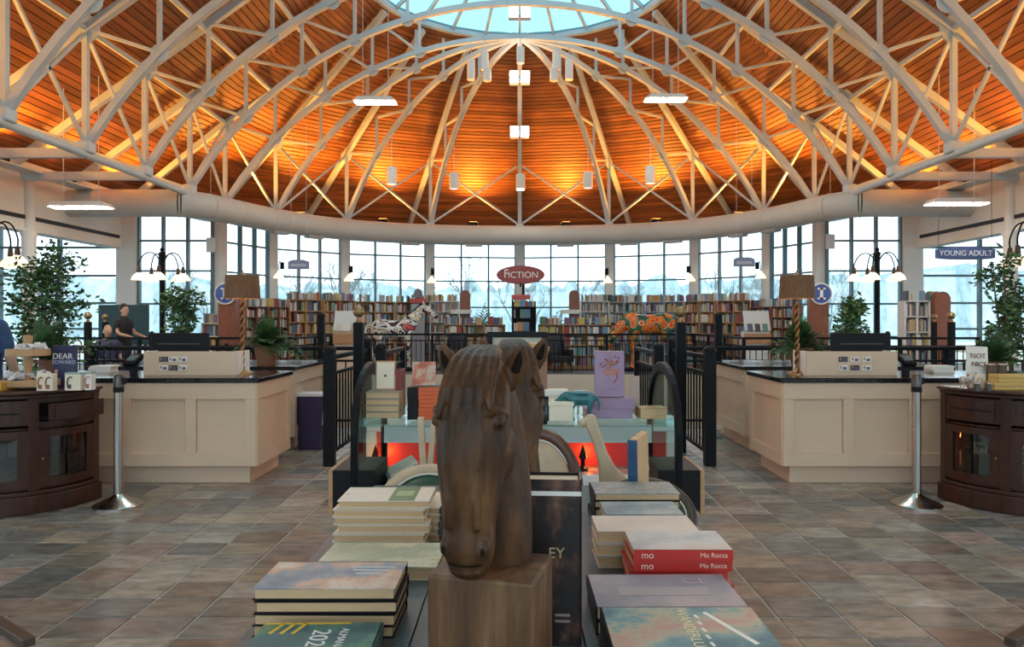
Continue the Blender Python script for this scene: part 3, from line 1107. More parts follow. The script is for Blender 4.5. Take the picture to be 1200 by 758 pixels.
counter('front cream panelled counter beside the left metal stanchion', -5.6, -2.25, 6.2, 7.08, 1)
counter('front cream panelled counter beside the right metal stanchion', 2.25, 5.6, 6.2, 7.08, -1)
counter('rear cream counter carrying the potted fern at left', -4.6, -2.42, 7.75, 9.0, 1)
counter('rear cream counter carrying the potted fern at right', 2.42, 4.6, 7.75, 9.0, -1)
ZT = .914
chipm = mat('card_dark', (.05, .04, .06), .5)
for s in (-1, 1):
    sd = 'left' if s < 0 else 'right'
    # wooden till surround with its cards
    px0, px1 = (168, 277) if s < 0 else (945, 1052)
    xa, xb = gx(px0, 6.45), gx(px1, 6.45)
    cx = (xa + xb) / 2
    t = thing('till_surround', 'pale box screening the till on the %s counter' % sd, 'box', (cx, 6.45, ZT))
    w = (xb - xa)
    M().bx(-w / 2, w / 2, 0, .018, 0, .215).build('front_board', cream, t, bevel=.003)
    for q in (-1, 1):
        M().bx(min(q * w / 2, q * (w / 2 - .018)), max(q * w / 2, q * (w / 2 - .018)), .018, .32, 0, .215).build('side_board', cardw, t, bevel=.003)
    for r in range(2):
        for c in range(3):
            if s > 0 and r == 1:
                pass
            x = (-w * .28 + c * .085) if s < 0 else (-w * .10 + c * .105)
            z = .07 + r * .075
            k = M().box((x, -.004, z), (.078, .006, .045)).build('card', (cardw if (c + r) % 2 == 0 or c == 2 else chipm), t)
            M().box((x + .012, -.008, z - .004), (.03, .004, .022)).build('print', mat('card_print', (.12, .09, .16), .5), k)
            M().box((x - .022, -.008, z + .004), (.014, .004, .024)).build('print', mat('card_gold', (.35, .22, .08), .5), k)
    px0, px1 = (178, 246) if s < 0 else (972, 1042)
    cx = gx((px0 + px1) / 2, 6.72)
    w = gx(px1, 6.72) - gx(px0, 6.72)
    t = thing('monitor', 'black till monitor seen from behind on the %s counter' % sd, 'monitor', (cx, 6.68, ZT))
    M().bx(-w / 2, w / 2, 0, .05, .2, .375).build('back_shell', blackpl, t, bevel=.015)
    M().bx(-w * .35, w * .35, -.012, 0, .27, .28).build('vent_slot', mat('vent_line', (.06, .06, .065), .5), t)
    M().bx(-.04, .04, .01, .05, .02, .22).build('neck', blackpl, t)
    M().bx(-.14, .14, -.06, .14, 0, .02).build('foot', blackpl, t, bevel=.006)
    # twisted brass lamp
    px = 284 if s < 0 else 934
    lx = gx(px, 6.62)
    t = thing('table_lamp', 'brown drum shade lamp on a twisted brass stem, %s counter' % sd, 'lamp', (lx, 6.62, ZT))
    M().lathe([(.095, 0), (.095, .012), (.07, .022), (.03, .035), (.018, .06)], n=24).build('base', brass, t, smooth=50)
    for k in range(2):
        M().tube([(.011 * math.cos(a), .011 * math.sin(a), .05 + i * .0125) for i in range(50) for a in [k * PI + i * .55]], .011, 6).build('stem', brass, t, smooth=60)
    sh = M().lathe([(.152, .69), (.158, .69), (.146, .90), (.14, .90)], n=40)
    sh.f = sh.f[:-2]
    sh.mi, sh.uv = sh.mi[:-2], sh.uv[:-2]
    shade = mat('raffia_shade', (.16, .075, .032), .7, var=.45, scale=30, stretch=(4, 4, .4), bump=.2)
    sh.build('shade', shade, t, smooth=60)
    M().ball((0, 0, .76), .03).build('bulb', mat('warm_bulb', (1, .8, .5), emit=70, emit_col=(1, .62, .25)), t, smooth=80)
    M().lathe([(.012, .68), (.012, .93), (.006, .95)], n=8).build('harp', brass, t)
    # card terminal
    px = 157 if s < 0 else 1061
    t = thing('card_terminal', 'dark card terminal tilted on the %s counter' % sd, 'terminal', (gx(px, 6.6), 6.6, ZT))
    M().box((0, 0, .05), (.05, .05, .1)).build('stand', blackpl, t)
    M().box((0, 0, .13), (.13, .16, .04), rx=.6, rz=.3 * s).build('body', blackpl, t, bevel=.008)
    M().box((0, -.02, .15), (.09, .08, .012), rx=.6, rz=.3 * s).build('screen', mat('terminal_screen', (.10, .16, .18), .2), t)
    t = thing('paper_stack', 'small stack of papers near the %s card terminal' % sd, 'papers', (gx(122 if s < 0 else 1100, 6.9), 6.9, ZT))
    for i in range(4):
        M().box((rnd.uniform(-.01, .01), 0, .008 + .016 * i), (.2, .15, .015), rz=rnd.uniform(-.1, .1)).build('sheet', cardw, t)

# ================================================================ PLANTS
def leaf_cloud(m, n, fn, size, r):
    for i in range(n):
        c = fn(r)
        a = Vector((r.uniform(-1, 1), r.uniform(-1, 1), r.uniform(-.5, .6))).normalized()
        b = a.cross(Vector((r.uniform(-1, 1), r.uniform(-1, 1), r.uniform(-1, 1)))).normalized()
        s = size * r.uniform(.7, 1.25)
        m.k = r.randrange(2)
        nrm = a.cross(b)
        m.add([c, c + a * s * .5 + b * s * .24 + nrm * s * .06, c + a * s, c + a * s * .5 - b * s * .24 + nrm * s * .06], [(0, 1, 2), (0, 2, 3)])


def ficus(name, lab, x, y, z0, h, w, n, seed, pot=True, clear=.25, lsize=.085, lobes=16):
    r = random.Random(seed)
    t = thing(name, lab, 'plant', (x, y, z0))
    if pot:
        M().lathe([(.13, 0), (.17, .02), (.22, .34), (.24, .36), (.24, .4), (.19, .4), (.18, .36)], n=20).build('pot', terra, t, smooth=40)
    tr = M()
    tips = []
    for k in range(3):
        p0 = Vector((r.uniform(-.05, .05), r.uniform(-.05, .05), .35 if pot else 0))
        top = Vector((r.uniform(-.3, .3) * w, r.uniform(-.3, .3) * w, h * r.uniform(.8, .98)))
        P = cat([p0, p0.lerp(top, .35) + Vector((r.uniform(-.08, .08), r.uniform(-.08, .08), 0)), p0.lerp(top, .7), top], 3)
        tr.tube(P, [.022 * (1 - .7 * i / (len(P) - 1)) for i in range(len(P))], 6)
        for i in range(lobes // 3 + 1):
            f = r.uniform(clear, 1)
            q = p0.lerp(top, f)
            e = q + Vector((r.uniform(-1, 1), r.uniform(-1, 1), r.uniform(0, .55))) * w * .5 * (1.15 - .75 * f)
            tr.tube([q, q.lerp(e, .6) + Vector((0, 0, .03)), e], [.009, .007, .004], 5)
            tips.append((q, e))
    tr.build('trunk', barkm, t)
    fo = M()

    def fn(r):
        q, e = r.choice(tips)
        c = q.lerp(e, r.uniform(.35, 1.1))
        return c + Vector((r.gauss(0, 1), r.gauss(0, 1), r.gauss(0, 1))) * .075 * max(w, .5)
    leaf_cloud(fo, n, fn, lsize, r)
    fo.build('foliage', [leafm, leafl], t)
    return t


ficus('ficus_tree', 'tall leafy ficus tree behind the left display cabinet', gx(50, 8.8), 8.8, 0, 2.42, 1.0, 1900, 1, lobes=30)
ficus('ficus_tree', 'tall leafy ficus tree behind the right display cabinet', gx(1183, 8.8), 8.8, 0, 2.2, .72, 1500, 2, lobes=26)
ficus('ficus_tree', 'smaller bushy ficus in front of the left lamp post', gx(212, 15.2), 15.2, 0, 2.1, .95, 900, 3, clear=.4, lsize=.13)
ficus('ficus_tree', 'smaller bushy ficus in front of the right lamp post', gx(990, 15.2), 15.2, 0, 2.1, .95, 900, 4, clear=.4, lsize=.13)


def fern(lab, x, y, z0, n, ln, seed, pot=(.11, .17), droop=1.):
    r = random.Random(seed)
    t = thing('potted_fern', lab, 'plant', (x, y, z0))
    pr, ph = pot
    M().lathe([(pr * .72, 0), (pr, ph * .9), (pr * 1.08, ph * .9), (pr * 1.08, ph), (pr * .9, ph), (pr * .85, ph * .85)], n=18).build('pot', terra, t, smooth=40)
    fo = M()
    for i in range(n):
        a = r.uniform(0, 2 * PI)
        el = r.uniform(.15, 1.5)
        l = ln * r.uniform(.6, 1.1)
        d = Vector((math.cos(a) * math.cos(el), math.sin(a) * math.cos(el), math.sin(el)))
        sd = Vector((-math.sin(a), math.cos(a), 0))
        fo.k = r.randrange(2)
        P = [Vector((0, 0, ph)) + d * l * f + Vector((0, 0, -droop * l * .6 * f * f * math.cos(el))) for f in [k / 13 for k in range(14)]]
        fo.tube(P, [.003 * (1 - k / 16) for k in range(14)], 4)
        for k in range(2, 14):
            f = k / 13
            w = ln * .24 * math.sin(PI * (.1 + f * .86)) + .004
            t_ = (P[k] - P[k - 1])
            g = t_.length
            t_.normalize()
            up = sd.cross(t_)
            for q in (-1, 1):
                tip = P[k] + sd * q * w + t_ * w * .45 - up * w * r.uniform(-.1, .35)
                mid = P[k].lerp(tip, .5)
                fo.add([P[k], mid + t_ * g * .42, tip, mid - t_ * g * .30], [(0, 1, 2, 3)])
    fo.build('fronds', [leafm, leafl], t)
    return t


fern('bushy potted fern on the left rear counter', gx(314, 8.1), 8.05, ZT, 90, .40, 5, (.13, .21))
fern('bushy potted fern on the right rear counter', gx(936, 8.1), 8.05, ZT, 90, .42, 6, (.13, .19))
fern('bright green grassy plant behind the tiered tray at left', gx(58, 7.4), 7.4, ZT - .05, 70, .42, 7, (.1, .14), droop=.3)
fern('low green plant on a box behind the right display cabinet', gx(1165, 7.4), 7.4, ZT - .05, 60, .34, 8, (.1, .12), droop=.5)
for s, px in ((-1, 58), (1, 1165)):
    t = thing('side_counter', 'dark topped side counter behind the %s display cabinet' % ('left' if s < 0 else 'right'), 'counter', (gx(px, 7.4), 7.4, 0))
    M().bx(-.9, .9, -.25, .35, 0, ZT - .09).build('body', cream, t)
    M().bx(-.95, .95, -.3, .4, ZT - .09, ZT - .05).build('worktop', stonetop, t, bevel=.005)
fern('arching indoor palm left of the FICTION stand', gx(564, 22), 22, 0, 26, .9, 9, (.2, .45), droop=.9).scale = (1, 1, 1.45)
fern('arching indoor palm right of the FICTION stand', gx(650, 22), 22, 0, 22, .9, 10, (.2, .45), droop=1.).scale = (1, 1, 1.5)

# ================================================================ LAMP POSTS
shadeg = mat('lamp_glass', (.85, .72, .58), .4, emit=.9, emit_col=(1, .78, .55))


def lamp_post(lab, x, y, h=2.9, r=.46, arms=5, zs=2.28, ph=0., pole_r=.04):
    t = thing('lamp_post', lab, 'lamp', (x, y, 0), group='dark lamp posts with glass bells')
    M().lathe([(.16, 0), (.16, .08), (.09, .12), (.07, .5), (pole_r, .6), (pole_r, h - .08), (.07, h - .06), (.07, h), (.03, h + .02), (.05, h + .07), (.01, h + .12)], n=16).build('pole', black, t, smooth=50)
    for k in range(arms):
        a = ph + 2 * PI * k / arms
        u = Vector((math.cos(a), math.sin(a), 0))
        P = cat([Vector((0, 0, h - .25)), u * r * .35 + Vector((0, 0, h - .03)), u * r * .75 + Vector((0, 0, h - .05)), u * r + Vector((0, 0, h - .25)), u * r + Vector((0, 0, zs + .28))], 4)
        g = M().tube(P, .014, 6).build('arm', black, t, smooth=60)
        M().lathe([(.03, zs + .14), (.045, zs + .18), (.03, zs + .3), (.02, zs + .3)], u * r, n=12).build('socket', mat('bronze', (.08, .05, .03), .4, metal=.6), g, smooth=50)
        b = M().lathe([(.15, zs), (.155, zs + .01), (.12, zs + .09), (.06, zs + .15), (.03, zs + .165)], u * r, n=18)
        b.build('glass_bell', shadeg, t, smooth=60)
    return t


lamp_post('dark lamp post with glowing glass bells in front of the left window', gx(190, 15.9), 15.9, pole_r=.055)
lamp_post('dark lamp post with glowing glass bells in front of the right window', gx(1028, 15.9), 15.9, pole_r=.055, ph=.3)
lamp_post('lamp post with glass bells cut by the left picture edge', gx(-10, 11.2), 11.2, h=2.95, r=.36, zs=2.26, ph=.2)
lamp_post('lamp post with glass bells cut by the right picture edge', gx(1214, 11.2), 11.2, h=2.95, r=.36, zs=2.26, ph=.9)
# wall sconces on the columns of the rounded end
for i, tdeg in enumerate(TS):
    p = ell(WA - .32, WB - .32, tdeg)
    if tdeg == 0:
        continue
    t = thing('wall_sconce', 'pale cone sconce on the %s column %s of the FICTION sign' % (('nearest', 'second', 'third')[abs(tdeg) // 22 - 1], 'left' if tdeg < 0 else 'right'), 'lamp', (p.x, p.y, 0), group='cone sconces on the columns')
    o = Vector((-.02 * p.x, -.1, 0))
    M().tube([(0, .14, 3.0), (0, -.05, 3.06), (0, -.12, 2.95), (0, -.12, 2.8)], .012, 6).build('arm', black, t)
    M().lathe([(.15, 2.58), (.14, 2.62), (.04, 2.76), (.02, 2.8)], (0, -.12, 0), n=16).build('shade', shadeg, t, smooth=50)
    M().box((0, .16, 2.95), (.1, .06, .2)).build('back_plate', black, t)

# ================================================================ BOOKCASES
pal = [(.55, .50, .44), (.08, .10, .16), (.32, .05, .04), (.62, .60, .56), (.05, .05, .06), (.10, .18, .28), (.42, .30, .16), (.10, .22, .18), (.50, .22, .08), (.40, .42, .46), (.22, .10, .16), (.70, .66, .60), (.16, .30, .42), (.55, .42, .12)]
bkm = [mat('book_cloth_%d' % i, c, .55) for i, c in enumerate(pal)]
BOOKS = []          # every shelf book: (size on screen, centre, dims, angle, colour, phrase)
boxmesh = {}


def books_on(frame, x0, x1, z, hmax, phrase, r, y=-.02, fill=.93, depth=.17, faceout=.0):
    org, ang = frame
    ca, sa = math.cos(ang), math.sin(ang)
    x = x0
    while x < x1 - .02:
        w = r.uniform(.022, .05)
        h = hmax * r.uniform(.68, .95)
        if faceout and r.random() < faceout:
            w, h = r.uniform(.13, .17), hmax * r.uniform(.8, .93)
        if r.random() > fill:
            x += r.uniform(.05, .16)
            continue
        if x + w > x1:
            break
        lx, ly = x + w / 2, y
        c = Vector((org.x + lx * ca - ly * sa, org.y + lx * sa + ly * ca, org.z + z + h / 2))
        vis = abs(c.x / c.y) < .72
        BOOKS.append(((w * h / c.y ** 2) if vis else 0, c, (w - .003, depth, h), ang, r.randrange(len(pal)), phrase))
        x += w


def bookcase(lab, phrase, x, y, ang, w=1.0, h=2.0, rows=6, m=None, seed=1, cols=1, base=.12, topbooks=True, name='bookcase', faceout=.05, z0=0.):
    r = random.Random(seed)
    m = m or oak
    t = thing(name, lab, 'bookcase', (x, y, z0), ang)
    D = .3
    for i in range(cols + 1):
        xx = -w / 2 + w * i / cols
        M().bx(xx - .018, xx + .018, -D / 2, D / 2, 0, h).build('side_panel', m, t)
    M().bx(-w / 2, w / 2, D / 2 - .02, D / 2, 0, h).build('back_panel', m, t)
    M().bx(-w / 2, w / 2, -D / 2 + .03, D / 2 - .02, 0, base).build('plinth', m, t)
    step = (h - base) / rows
    fr = (Vector((x, y, z0)), ang)
    for k in range(rows + 1):
        z = base + k * step
        M().bx(-w / 2, w / 2, -D / 2, D / 2 - .02, z - .022, z).build('shelf', m, t)
        if k < rows or topbooks:
            for c in range(cols):
                a = -w / 2 + w * c / cols + .022
                books_on(fr, a, a + w / cols - .044, z, step - .03 if k < rows else .24, phrase, r, faceout=faceout)
    return t


def chord(t0, t1, f, off=.52):
    a, b = ell(WA - off, WB - off, t0), ell(WA - off, WB - off, t1)
    p = a.lerp(b, f)
    d = b - a
    return p.x, p.y, math.atan2(d.y, d.x), d.length


grey = mat('grey_shelf', (.40, .40, .44), .5)
palew = mat('white_shelf', (.66, .66, .64), .5)
spec = [(-66, -44, 2, 2.0, oak, 'oak bookcase', 'left'), (-44, -22, 2, 1.98, oak, 'oak bookcase behind the white horse', 'left'), (22, 44, 2, 1.98, grey, 'grey bookcase behind the flower horse', 'right'), (44, 66, 2, 1.98, oak, 'oak bookcase', 'right'), (-88, -66, 2, 1.78, redwood, 'red wood bookcase', 'left'), (66, 88, 2, 1.78, redwood, 'red wood bookcase', 'right')]
for i, (t0, t1, k, h, m, nm, sd) in enumerate(spec):
    for j in range(k):
        x, y, a, ln = chord(t0, t1, (j + .5) / k)
        pos = 'inner' if (j == 1) == (t0 < 0) else 'outer'
        bookcase('%s tall %s under the windows at %s' % (pos, nm, sd), 'upright book in the %s tall %s at %s' % (pos, nm, sd), x, y, a, ln / k * .93, h, 6, m, seed=20 + i * 3 + j, cols=2)
for s in (-1, 1):
    sd = 'left' if s < 0 else 'right'
    # wood panel pillars by the lamps
    x = gx(268 if s < 0 else 958, 16.6)
    t = thing('wood_pillar', 'red brown wooden pillar with a round sign behind the %s lamp' % sd, 'pillar', (x, 16.6, 0))
    M().bx(-.2, .2, -.12, .12, 0, 1.95).build('panel', redwood, t, bevel=.01)
    M().lathe([(.04, 0), (.04, .02)], n=14).build('knob', black, t, loc=(0, -.12, .85), rot=(PI / 2, 0, 0))
    sg = M().lathe([(.25, 0), (.25, .03)], n=32).build('sign_rim', cardw, t, loc=(.02 * s, -.13, 2.02), rot=(PI / 2, 0, 0), smooth=40)
    M().lathe([(.215, .03), (.215, .04)], n=32).build('sign_disc', mat('sign_blue', (.05, .10, .36), .4), sg, smooth=40)
    g = M().bx(-.035, .035, -.13, .13, .04, .05).bx(-.09, .09, .09, .13, .04, .05).bx(-.09, .09, -.13, -.09, .04, .05)
    g.build('letter_i', letterw, sg)
    # low cases inside the rounded end
    bookcase('low %s bookcase below the FICTION sign, full of paperbacks' % sd, 'paperback in the low %s bookcase beside the FICTION stand' % sd, gx(556 if s < 0 else 674, 20.9), 20.9, 0, 1.75 if s < 0 else 2.1, 1.3, 4, oak, seed=50 + s, cols=3, faceout=.2)
    # rounded end panels and their white cases
    xe = s * 1.66
    t = thing('end_panel', 'round topped red wood end panel %s of the FICTION stand' % sd, 'panel', (xe, 22.1, 0))
    o = [(-.16, 0), (.16, 0), (.16, 2.18)] + [(.16 * math.cos(a), 2.18 + .16 * math.sin(a)) for a in [PI * i / 12 for i in range(1, 12)]] + [(-.16, 2.18)]
    M().prism(o, -.03, .03).build('board', redwood, t)
    M().bx(-.42 if s < 0 else -.42, .2, -.2, -.05, 1.62, 1.74).build('header_board', cardw, t)
    bookcase('white bookcase beside the round topped end panel at %s' % sd, 'book in the white bookcase beside the %s end panel' % sd, xe + s * .62, 22.1, 0, .85, 2.0, 6, palew, seed=60 + s, cols=1)
    # gondola further out
    xg = s * 8.95 if s > 0 else -8.6
    if s > 0:
        bookcase('white bookcase with a round wooden end, under YOUNG ADULT sign', 'book in the white bookcase under the YOUNG ADULT sign', gx(1078, 16.3), 16.3, 0, .82, 1.85, 5, palew, seed=71, cols=3)
        t = thing('end_panel', 'round topped red wood end panel near the right ball newel', 'panel', (gx(1099, 16.2), 16.2, 0))
        o = [(-.17, 0), (.17, 0), (.17, 1.88)] + [(.17 * math.cos(a), 1.88 + .17 * math.sin(a)) for a in [PI * i / 12 for i in range(1, 12)]] + [(-.17, 1.88)]
        M().prism(o, -.2, .2).build('board', redwood, t)
    else:
        bookcase('small pale shelf unit left of the left wooden pillar', 'book in the small pale shelf unit by the left pillar', gx(250, 17.2), 17.2, 0, .42, 1.35, 4, paper, seed=72, cols=1)
# red sign panel behind the white horse, and a card stand
t = thing('end_panel', 'round topped panel with a red sign behind the horse head', 'panel', (gx(490, 21.9), 21.9, 0))
M().bx(-.2, .2, -.05, .05, 0, 2.0).build('board', grey, t)
M().prism([(-.19, 2.1), (.19, 2.1)] + [(.14 * math.cos(a), 2.14 + .24 * math.sin(a)) for a in [PI * i / 10 for i in range(11)]], -.05, .05).build('crest', mat('crest_grey', (.20, .18, .20), .5), t)
M().box((0, -.08, 2.0), (.5, .06, .15)).build('sign', mat('sign_red', (.50, .07, .06), .4), t, bevel=.02)
for s, px in ((-1, 408), (1, 885)):
    t = thing('display_stand', 'pale slanted display stand %s' % ('left of the white horse' if s < 0 else 'right of the flower horse'), 'stand', (gx(px, 17.6), 17.6, 0))
    M().bx(-.3, .3, -.15, .15, 0, 1.15).build('body', cream if s < 0 else palew, t)
    M().box((0, -.1, 1.4), (.62, .04, .5), rx=-.35).build('slanted_board', mat('stand_board', (.55, .58, .58), .5), t)
    for k in range(3):
        M().box((-.18 + .18 * k, -.17, 1.24), (.13, .02, .19), rx=-.35).build('leaflet', bkm[(k * 3 + (s > 0)) % 14], t)
    M().bx(-.32, .32, -.2, -.15, .85, 1.1).build('tray', oak, t)

# FICTION stand and sign
t = thing('book_tower', 'dark book tower with a red header carrying the FICTION sign', 'stand', (gx(613, 20.4), 20.4, 0))
M().bx(-.30, .36, -.2, .2, 0, .4).build('plinth', blackpl, t)
M().bx(-.30, .36, .14, .18, .4, 1.95).build('back_panel', blackpl, t)
for z in (.4, .78, 1.12, 1.48, 1.8):
    M().bx(-.30, .36, -.2, .18, z - .03, z).build('shelf', blackpl, t)
M().bx(-.32, .2, -.22, .05, 2.0, 2.13).build('header', mat('sign_red', (.50, .07, .06)), t, bevel=.01)
for x0, x1 in ((-.32, -.28), (.34, .36)):
    M().bx(x0, x1, -.2, .2, .4, 1.8 if x0 > 0 else 2.0).build('side_panel', blackpl, t)
M().bx(-.03, .03, -.02, .02, 2.1, 2.5).build('sign_pole', black, t)
r = random.Random(5)
for z in (.4, .78, 1.12, 1.48, 1.8):
    books_on((Vector((gx(613, 20.4), 20.4, 0)), 0), -.26, .33, z, .28 if z < 1.7 else .2, 'book standing in the dark tower under the FICTION sign', r, faceout=.5, y=-.06)
sign_red = mat('fiction_red', (.34, .055, .05), .45)
t = thing('fiction_sign', 'red oval sign reading FICTION above the book tower', 'sign', at(610, 322, 20.3))
M().prism([(.66 * math.cos(a), .245 * math.sin(a)) for a in [2 * PI * i / 48 for i in range(48)]], -.03, .03).build('oval_board', sign_red, t, bevel=.01)
M().prism([(.675 * math.cos(a), .26 * math.sin(a)) for a in [2 * PI * i / 48 for i in range(48)]], -.02, .04).build('rim', mat('rim_dark', (.16, .05, .05), .4), t)
text('letters', 'F', .34, letterw, t, (-.40, -.035, .02), sx=.9)
text('letters', 'ICTION', .25, letterw, t, (.075, -.035, -.01), sx=1.0)
M().bar((0, 0, -.24), (0, 0, -.34), .05).build('stub', black, t)
for s, px, py, lab in ((-1, 350, 311, 'small lavender hanging sign at left of the rounded end'), (1, 872, 308, 'small lavender hanging sign at right of the rounded end')):
    t = thing('hanging_sign', lab, 'sign', at(px, py, 18.9), group='small hanging signs')
    M().prism([(-.28, -.1), (.28, -.1), (.28, .1), (.14, .15), (-.14, .15), (-.28, .1)], -.02, .02).build('board', mat('sign_lavender', (.24, .27, .42), .4), t, bevel=.01)
    M().bx(-.2, .2, -.025, -.02, -.03, .04).build('lettering_band', mat('faded_letter', (.5, .52, .62), .5), t)
    M().bar((-.2, 0, .1), (-.2, 0, 3.7), .008).build('wire', white, t)
    M().bar((.2, 0, .1), (.2, 0, 3.7), .008).build('wire', white, t)
t = thing('young_adult_sign', 'dark blue curved hanging sign reading YOUNG ADULT', 'sign', at(1131, 297, 13.7))
o = [(-.56, -.1), (.62, -.1), (.62, .1), (.3, .13), (-.3, .13), (-.56, .1)]
M().prism([(-.56, -.09)] + [(-.56 + 1.12 * i / 10, -.10 - .02 * math.sin(PI * i / 10)) for i in range(1, 10)] + [(.56, -.09), (.56, .08)] + [(.56 - 1.12 * i / 10, .08 + .05 * math.sin(PI * i / 10)) for i in range(1, 10)] + [(-.56, .08)], -.02, .02).build('board', mat('sign_navy', (.05, .09, .22), .4), t)
text('letters', 'YOUNG ADULT', .143, mat('letter_grey', (.62, .68, .80), .4), t, (0, -.025, .0), sx=.98)
for q in (-.5, .5):
    M().bar((q, 0, .08), (q, 0, 2.35), .006).build('wire', black, t)
for s in (-1, 1):
    t = thing('hanging_banner', 'small pale banner hung inside the %s window' % ('left' if s < 0 else 'right'), 'banner', at(247 if s < 0 else 973, 287 if s < 0 else 283, 17.6))
    M().box((0, 0, 0), (.22, .04, .36)).build('panel', mat('panel_grey', (.5, .52, .54), .5), t, bevel=.01)
    M().bar((0, 0, .18), (0, 0, 3.1), .008).build('wire', white, t)

# wing chairs by the far railing
def wing_chair(lab, x, y, rz):
    m = mat('dark_leather', (.02, .022, .032), .35)
    t = thing('wing_chair', lab, 'chair', (x, y, 0), rz)
    M().bx(-.28, .28, -.28, .26, .28, .45).build('seat', m, t, bevel=.04)
    M().box((0, .28, .72), (.56, .12, .72), rx=-.12).build('backrest', m, t, bevel=.05, seg=3)
    for s in (-1, 1):
        M().bx(min(s * .28, s * .36), max(s * .28, s * .36), -.26, .3, .28, .62).build('armrest', m, t, bevel=.035, seg=3)
        M().prism([(.1, .6), (.34, .6), (.36, 1.05), (.24, 1.0)], min(s * .27, s * .33), max(s * .27, s * .33), 'x').build('wing', m, t, bevel=.02)
        for q in (-.24, .26):
            M().tube([(s * .26, q, .28), (s * .28, q * 1.08, 0)], [.025, .015], 8).build('leg', mahog, t)
    return t


wing_chair('dark leather wing chair right of the horse busts', gx(654, 19.7), 19.75, .5)
wing_chair('dark leather wing chair left of the horse busts', gx(527, 19.7), 19.75, -.7)
# ================================================================ DISPLAY CABINETS, STANCHIONS
def cabinet(s, lab):
    """round ended mahogany cabinet; s=-1 left, +1 right. local x grows towards the hall centre"""
    X0, Y0, rx, ry = 3.9, 5.75, .55, .6
    t = thing('display_cabinet', lab, 'cabinet', (s * X0, Y0, 0))
    q = -s            # local +x direction towards centre

    def pt(phi, k=0.):
        a = math.radians(phi)
        return (q * (rx + k) * math.sin(a), -(ry + k) * math.cos(a))

    def outline(k, a0=-90, a1=90, n=36):
        return [pt(a0 + (a1 - a0) * i / n, k) for i in range(n + 1)]

    def slab(nm, k, z0, z1, m, bev=.006):
        return M().prism(outline(k), z0, z1, 'z').build(nm, m, t, smooth=30, bevel=bev)

    def strip(nm, a0, a1, z0, z1, k0, k1, m, par=None):
        n = max(2, int(abs(a1 - a0) / 5))
        mm = M()
        A = [pt(a0 + (a1 - a0) * i / n, k1) for i in range(n + 1)] + [pt(a1 - (a1 - a0) * i / n, k0) for i in range(n + 1)]
        mm.prism(A, z0, z1, 'z')
        return mm.build(nm, m, par or t, smooth=30)
    slab('plinth', .04, 0, .13, mahog)
    slab('moulding', .02, .13, .16, mahog)
    slab('floor_board', -.02, .16, .18, mahog)
    slab('deck_board', -.02, .60, .62, mahog)
    slab('top', .05, .862, .89, mahog, .01)
    slab('frieze_moulding', .025, .835, .862, mahog)
    M().bx(-rx + .02, rx - .02, -.03, 0, .16, .862).build('back_panel', mahog, t)
    for a in (-88, -44, 0, 40, 88):
        strip('stile', a - 3.2, a + 3.2, .16, .84, -.03, .008, mahog)
    for a0, a1, op in ((-84, -48, 0), (-40, -4, 0), (3, 37, 0), (43, 85, 1 if s < 0 else 0)):
        if op:
            d = thing('drawer', None, None, (0, 0, 0))
            d.parent = t
            tx, ty = pt(64, 0)
            off = Vector((tx, ty, 0)).normalized() * .13
            d.location = off
            f = strip('drawer_front', a0, a1, .68, .80, -.02, .006, mahog, d)
            strip('drawer_moulding', a0 + 4, a1 - 4, .70, .78, .006, .014, mahog, d)
            strip('drawer_floor', a0 + 3, a1 - 3, .68, .69, -.25, -.02, mahog, d)
            strip('rail', a0, a1, .62, .66, -.03, .002, mahog)
            strip('rail', a0, a1, .80, .84, -.03, .002, mahog)
        else:
            d = strip('drawer', a0, a1, .64, .82, -.02, .004, mahog)
            strip('drawer_moulding', a0 + 4, a1 - 4, .665, .80, .004, .012, mahog, d)
            strip('groove', a0 + 6, a1 - 6, .725, .735, .012, .016, black, d)
        # glazed door
        w = 7
        dr = strip('door', a0, a0 + w, .18, .60, -.02, .006, mahog)
        for z0, z1 in ((.18, .245), (.545, .60)):
            strip('door_rail', a0 + w, a1 - w, z0, z1, -.02, .006, mahog, dr)
        strip('door_stile', a1 - w, a1, .18, .60, -.02, .006, mahog, dr)
        strip('glass', a0 + w, a1 - w, .245, .545, -.008, -.004, glass('cabinet_glass', (.55, .55, .52), .06), dr)
        a = math.radians(a0 + 3)
        M().ball((*pt(a0 + 2.5 if s < 0 else a0 + 3, .012), .39), .011, 8, 6).build('knob', brass, dr)
    sh = [pt(a, -.06) for a in range(-85, 86, 5)]
    M().prism(sh, .385, .4, 'z').build('shelf', mahog, t)
    return t


cabinet(-1, 'dark mahogany round fronted glass cabinet with an open drawer at left')
cabinet(1, 'dark mahogany round fronted glass cabinet at right')
for i, (x, y, z, d, c) in enumerate(((-4.06, 5.33, .40, (.2, .14, .14), (.06, .12, .07)), (-4.02, 5.33, .18, (.22, .14, .13), (.45, .40, .33)), (-3.80, 5.36, .40, (.12, .12, .1), (.06, .1, .06)), (-3.80, 5.36, .18, (.14, .12, .1), (.4, .36, .3)))):
    o = M().box((0, 0, d[2] / 2), d).build('gift_box', mat('gift_%d' % i, c, .6, var=.5, scale=30), loc=(x, y, z), bevel=.004)
    tag(o, ('dark green gift box on the left cabinet upper shelf', 'patterned pale gift box on the left cabinet floor', 'small green box on the left cabinet upper shelf', 'small pale box on the left cabinet floor')[i], 'box')
t = thing('horse_card', 'pale card with a dark horse silhouette in the right cabinet', 'card', (3.475, 5.47, .40))
M().box((0, 0, .045), (.1, .01, .09)).build('card', paper, t)
